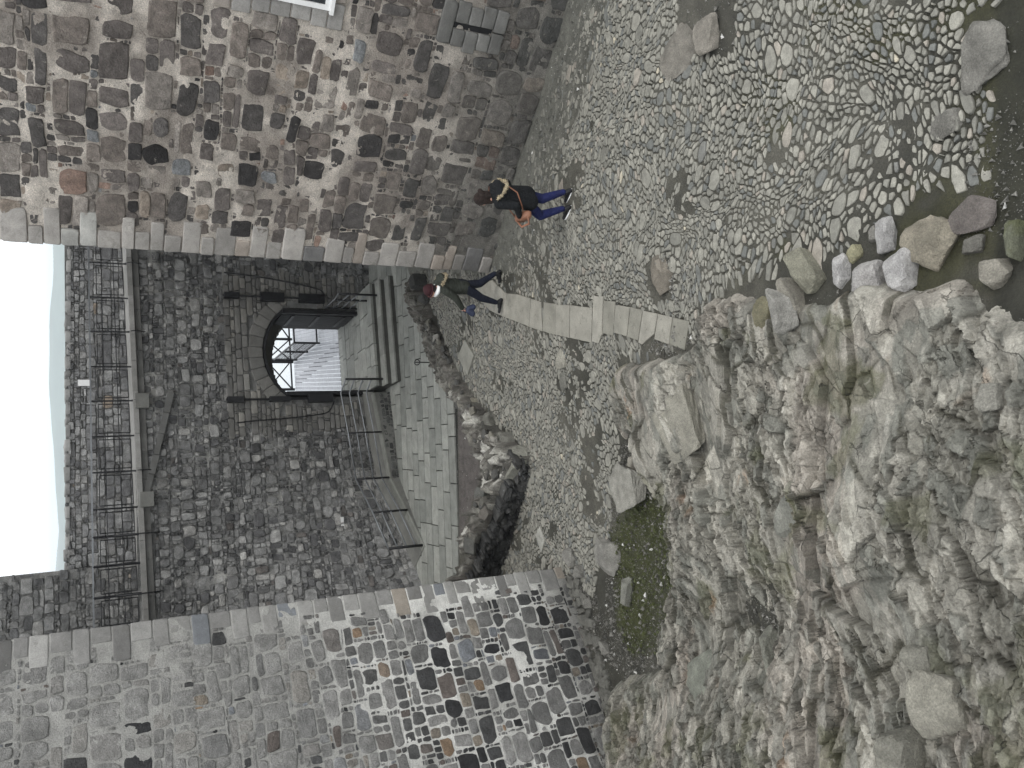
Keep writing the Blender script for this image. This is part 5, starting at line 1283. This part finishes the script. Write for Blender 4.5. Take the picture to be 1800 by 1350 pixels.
def fur(name, path, r, parent, seed, n=420, L=.035):
    R = np.random.RandomState(seed); b = MB(); path = np.array(path, float); d = np.linalg.norm(np.diff(path, axis=0), axis=1); c = np.concatenate([[0], np.cumsum(d)])
    b.tube(list(path), r*.6, 8)
    for t, a in zip(R.uniform(0, c[-1], n), R.uniform(0, 2*math.pi, n)):
        p = np.array([np.interp(t, c, path[:, k]) for k in range(3)]); v = R.randn(3); v /= np.linalg.norm(v); q = p+v*(r*.6+L*R.uniform(.5, 1)); w_ = np.cross(v, R.randn(3)); w_ /= np.linalg.norm(w_); x = np.cross(v, w_)
        s = p+v*r*.35; b.add([s+w_*.011, s-w_*.005+x*.010, s-w_*.005-x*.010, q], [(0, 1, 3), (1, 2, 3), (2, 0, 3)])
    return lobj(name, b, M['fur'], parent, False)
def shoe(name, ank, toe, m, parent, sole=None):
    ank, toe = np.array(ank, float), np.array(toe, float); d = toe-ank; d[2] = 0; d /= np.linalg.norm(d); heel = ank-d*.05+np.array([0, 0, -.055]); o = remesh(name, [(ank, heel, .045, .036), (heel, toe, .036, .030), (ank+[0, 0, -.02], toe*.6+heel*.4+[0, 0, .02], .042, .034)], .010, m, parent, 2)
    if sole is not None:
        q = MB(); sd = np.cross(d, [0, 0, 1]); dd = (toe-heel)/np.linalg.norm(toe-heel); upv = np.cross(sd, dd); L = np.linalg.norm(toe-heel)+.07
        cc_ = (heel+toe)/2-upv*.028; k = 14; ring = []
        for lv in (-.018, .022):
            for i in range(k):
                a = 2*math.pi*i/k; ring.append(cc_+dd*math.cos(a)*L/2+sd*math.sin(a)*(.043+.006*math.cos(a))+upv*lv)
        q.add(ring, [(i, (i+1) % k, k+(i+1) % k, k+i) for i in range(k)]+[tuple(range(k))[::-1], tuple(range(k, 2*k))]); s_ = lobj('sole', q, sole, o)
    return o
def face_bits(parent, hc):
    for sx in (-1, 1):
        q = MB(); q.ell(np.array(hc)+[sx*.031, .088, .008], (.013, .008, .009), 8, 6); lobj('eye', q, M['shoeblack'], parent)
    q = MB(); q.ell(np.array(hc)+[0, .088, -.062], (.024, .008, .007), 8, 6); lobj('mouth', q, M['leather'], parent)
def person(ix_, iy_, facing, label, scale, z=None, dz=0):
    p = hit(ix_, iy_); t = thing('person', label, 'person', (p[0], p[1], p[2]+dz)); t.rotation_euler = (0, 0, math.atan2(facing[1], facing[0])-math.pi/2); t.scale = (scale*1.13, scale*1.08, scale); return t
def headcaps(hc, nk):
    hc = np.array(hc, float)
    return [(nk, hc+[0, -.02, -.08], .052, .048)], [(hc, (.076, .094, .108), None), (hc+[0, .03, -.055], (.052, .06, .058), None), (hc+[0, .098, -.018], (.013, .018, .02), None), (hc+[.078, -.005, -.01], (.012, .02, .03), None), (hc+[-.078, -.005, -.01], (.012, .02, .03), None)]
# --- black parka, blue jeans, tan shoulder bag
pz = person(1000, 358, (-.62, .78), 'person in a black fur-hooded parka, blue jeans and black-and-white trainers walking over the cobbles', 1.03)
hipL, hipR = np.array([-.09, 0, .86]), np.array([.09, 0, .86]); kL, kR = np.array([-.10, .20, .50]), np.array([.08, .03, .47]); aL, aR = np.array([-.09, .04, .13]), np.array([.08, -.14, .13])
hc = np.array([0, .10, 1.585]); nk = np.array([0, .03, 1.42]); sL, sR = np.array([-.17, .02, 1.37]), np.array([.17, .0, 1.37])
eL, eR = np.array([-.26, -.06, 1.12]), np.array([.25, -.05, 1.10]); wL, wR = np.array([-.22, .15, .96]), np.array([.20, .14, .93])
cps, ex = headcaps(hc, nk)
body = cps+[(nk, (0, .0, 1.05), .08, .11), ((0, 0, 1.05), (0, -.01, .9), .11, .12), (sL, eL, .045, .038), (eL, wL, .036, .026), (sR, eR, .045, .038), (eR, wR, .036, .026), (hipL, kL, .075, .05), (kL, aL, .048, .032), (hipR, kR, .075, .05), (kR, aR, .048, .032)]+hand(wL, np.array([.2, .8, -.56]), np.array([.6, 0, .6]), np.array([.8, 0, -.4]))+hand(wR, np.array([-.1, .7, -.7]), np.array([-.6, .2, .6]), np.array([-.8, 0, -.4]))
remesh('body', body, .009, M['skin'], pz, 2, ex); face_bits(pz, hc)
remesh('hair', [(hc+[0, -.03, .02], hc+[0, -.09, -.10], .09, .06), (hc+[0, -.09, -.04], hc+[0, -.10, -.19], .06, .04), (hc+[-.06, -.01, -.02], hc+[-.065, -.02, -.14], .04, .03), (hc+[.06, -.01, -.02], hc+[.065, -.02, -.14], .04, .03), (hc+[0, -.10, .05], hc+[.02, -.13, .07], .045, .04)], .012, M['brownhair'], pz, 2, [(hc+[0, -.012, .024], (.092, .104, .112), None), (hc+[0, -.105, .03], (.05, .045, .05), None)])
remesh('trousers', [((0, -.01, .87), (0, -.01, .84), .12, .12), (hipL, kL, .098, .074), (kL, aL+[0, 0, .02], .076, .048), (hipR, kR, .098, .074), (kR, aR+[0, 0, .02], .076, .048)], .012, M['bluecloth'], pz, 2)
remesh('parka', [((0, 0, 1.36), (0, -.01, 1.05), .125, .155), ((-.05, -.01, 1.3), (-.07, -.01, .78), .12, .135), ((.05, -.01, 1.3), (.07, -.02, .78), .12, .135), (sL, eL, .072, .062), (eL, wL, .062, .048), (sR, eR, .072, .062), (eR, wR, .062, .048), (sL, sR, .07, .07), ((0, -.05, 1.40), (0, -.12, 1.36), .10, .09)], .014, M['blackcloth'], pz, 4)
remesh('hood', [((-.09, -.06, 1.43), (.09, -.06, 1.43), .05, .05), ((-.07, -.14, 1.38), (.07, -.14, 1.38), .055, .055), ((0, -.16, 1.36), (0, -.17, 1.30), .06, .04)], .013, M['blackcloth'], pz, 3, [((0, -.11, 1.39), (.165, .13, .075), None)])
fur('hood_fur', [(-.165, -.08, 1.42), (-.13, -.18, 1.36), (-.06, -.23, 1.29), (.03, -.235, 1.28), (.11, -.20, 1.33), (.16, -.10, 1.40)], .03, pz, 5)
shoe('shoe', aL+[0, 0, -.04], aL+[0, .17, -.10], M['shoeblack'], pz, M['white']); shoe('shoe', aR+[0, 0, -.04], aR+[0, .16, -.11], M['shoeblack'], pz, M['white'])
# bag rides on the front hip: a thing of its own
bg_ = bpy.data.objects.new('shoulder_bag', None); COL.objects.link(bg_); bg_.location = pz.location; bg_.rotation_euler = pz.rotation_euler; bg_.scale = pz.scale
tag(bg_, 'tan leather shoulder bag worn across the black parka on a thin strap', 'bag')
b = MB(); c0 = np.array([-.18, .19, .86]); k = 16
prof = [(math.cos(a)*.19, math.sin(a)*.105-(.01*math.cos(2*a))) for a in np.linspace(0, 2*math.pi, k, endpoint=False)]
ax_, az_ = np.array([.55, .83, 0])/1.0, np.array([0, 0, 1]); ay_ = np.array([-.83, .55, 0])
V = [];
for lv, sc_ in ((-.055, .82), (-.035, 1), (.035, 1), (.055, .82)): V += [c0+ax_*x*sc_+az_*z*sc_+ay_*lv for x, z in prof]
b.add(V, [(l*k+i, l*k+(i+1) % k, (l+1)*k+(i+1) % k, (l+1)*k+i) for l in range(3) for i in range(k)]+[tuple(range(k))[::-1], tuple(range(3*k, 4*k))]); lobj('bag_body', b, M['leather'], bg_)
tubeobj('strap', [c0+ax_*.12+[0, 0, .06], (-.06, .17, 1.08), (.05, .155, 1.25), (.13, .08, 1.42), (.15, -.02, 1.44), (.12, -.12, 1.40), (.02, -.185, 1.24), (-.10, -.175, 1.10), (-.20, -.03, .99), c0-ax_*.12+[0, 0, .06]], .010, M['leather'], bg_)
tubeobj('handle', [c0-ax_*.11+[0, 0, .07], c0-ax_*.15+ay_*.05+[0, 0, .0], c0-ax_*.12+ay_*.13+[0, 0, -.03], c0+ax_*.02+ay_*.15+[0, 0, .02], c0+ax_*.11+ay_*.02+[0, 0, .07]], .018, M['leather'], bg_)
# --- dark green parka, maroon hat, white scarf
pz = person(884, 508, (-.88, .30), 'person in a dark green parka, maroon hat and white scarf striding onto the flagstone path', 1.05, dz=.03)
hipL, hipR = np.array([-.09, 0, .84]), np.array([.09, 0, .84]); kL, kR = np.array([-.09, .17, .47]), np.array([.09, -.06, .45]); aL, aR = np.array([-.08, .24, .12]), np.array([.09, -.26, .14])
hc = np.array([0, .12, 1.53]); nk = np.array([0, .04, 1.38]); sL, sR = np.array([-.17, .04, 1.33]), np.array([.17, .0, 1.33])
eL, eR = np.array([-.23, .16, 1.10]), np.array([.28, -.06, 1.11]); wL, wR = np.array([-.20, .34, .93]), np.array([.26, .10, .98])
cps, ex = headcaps(hc, nk)
body = cps+[(nk, (0, .0, 1.05), .08, .11), ((0, 0, 1.05), (0, -.01, .88), .11, .12), (sL, eL, .045, .038), (eL, wL, .036, .026), (sR, eR, .045, .038), (eR, wR, .036, .026), (hipL, kL, .075, .05), (kL, aL, .048, .032), (hipR, kR, .075, .05), (kR, aR, .048, .032)]+hand(wL, np.array([0, .6, -.8]), np.array([.6, .5, .3]), np.array([.7, -.5, -.3]))+hand(wR, np.array([-.2, .8, -.5]), np.array([-.6, .2, .6]), np.array([-.8, 0, -.4]))
remesh('body', body, .009, M['skin'], pz, 2, ex); face_bits(pz, hc)
remesh('hair', [(hc+[0, -.05, -.02], hc+[0, -.08, -.13], .075, .05)], .012, M['darkhair'], pz, 2, [(hc+[0, -.02, .0], (.084, .088, .10), None)])
hat = remesh('hat', [(hc+[0, -.03, .05], hc+[0, -.05, .09], .088, .07)], .012, M['maroon'], pz, 2, [(hc+[0, -.03, .045], (.104, .112, .105), None)])
q = MB(); q.tube([hc+[.106*math.cos(a), -.02+.115*math.sin(a), .012+.012*math.sin(a)] for a in np.linspace(0, 2*math.pi, 25)], .018, 8); lobj('hat_band', q, M['maroon'], hat)
q = MB(); q.tube([hc+[.088*math.cos(a), -.045+.095*math.sin(a), -.115+.03*math.sin(a)] for a in np.linspace(0, 2*math.pi, 25)], .042, 10); lobj('scarf', q, M['white'], pz)
remesh('trousers', [((0, -.01, .92), (0, -.01, .84), .13, .13), (hipL, kL, .098, .074), (kL, aL+[0, 0, .02], .074, .048), (hipR, kR, .098, .074), (kR, aR+[0, 0, .02], .074, .048)], .012, M['navycloth'], pz, 2)
remesh('parka', [((0, 0, 1.31), (0, 0, 1.05), .13, .155), ((-.05, 0, 1.26), (-.06, 0, .86), .12, .13), ((.05, 0, 1.26), (.06, -.01, .86), .12, .13), (sL, eL, .075, .066), (eL, wL, .066, .05), (sR, eR, .075, .066), (eR, wR, .066, .05), (sL, sR, .075, .075), ((0, -.05, 1.36), (0, -.12, 1.32), .10, .09)], .014, M['olivecloth'], pz, 4)
remesh('hood', [((-.09, -.05, 1.39), (.09, -.05, 1.39), .05, .05)], .013, M['olivecloth'], pz, 3, [((0, -.10, 1.35), (.165, .13, .075), None)])
fur('hood_fur', [(-.17, -.05, 1.39), (-.14, -.15, 1.33), (-.06, -.21, 1.27), (.04, -.21, 1.26), (.12, -.17, 1.30), (.17, -.07, 1.37)], .026, pz, 6)
shoe('shoe', aL+[0, 0, -.04], aL+[0, .18, -.09], M['shoeblack'], pz); shoe('shoe', aR+[0, 0, -.04], aR+[0, .15, -.115], M['shoeblack'], pz)
bg2 = bpy.data.objects.new('hand_bag', None); COL.objects.link(bg2); bg2.location = pz.location; bg2.rotation_euler = pz.rotation_euler; bg2.scale = pz.scale
tag(bg2, 'navy blue cloth bag hanging from the hand of the person in dark green', 'bag')
wv = wL+np.array([0, .05, -.02])
o = remesh('bag_body', [(wv+[-.04, .0, -.10], wv+[-.04, .04, -.20], .045, .06), (wv+[-.04, -.06, -.10], wv+[-.04, -.08, -.2], .04, .055)], .012, M['navybag'], bg2, 3)
tubeobj('handle', [wv+[-.04, -.05, -.08], wv+[-.01, -.01, -.005], wv+[-.01, .02, -.01], wv+[-.04, .03, -.09]], .009, M['navybag'], bg2)
# ------------------------------------------------------------------ sea air
b = MB(); b.box((0, 2500, 40), (3500, 0, 0), (0, 2600, 0), (0, 0, 50)); hz = bpy.data.materials.new('sea_haze'); hz.use_nodes = True; t = hz.node_tree
for nd in list(t.nodes):
    if nd.type == 'BSDF_PRINCIPLED': t.nodes.remove(nd)
pv_ = t.nodes.new('ShaderNodeVolumePrincipled'); pv_.inputs['Color'].default_value = (.90, .97, 1, 1); pv_.inputs['Density'].default_value = .00032; pv_.inputs['Anisotropy'].default_value = 0
t.links.new(pv_.outputs[0], [q for q in t.nodes if q.type == 'OUTPUT_MATERIAL'][0].inputs['Volume'])
tag(b.build('haze', hz), kind='stuff')
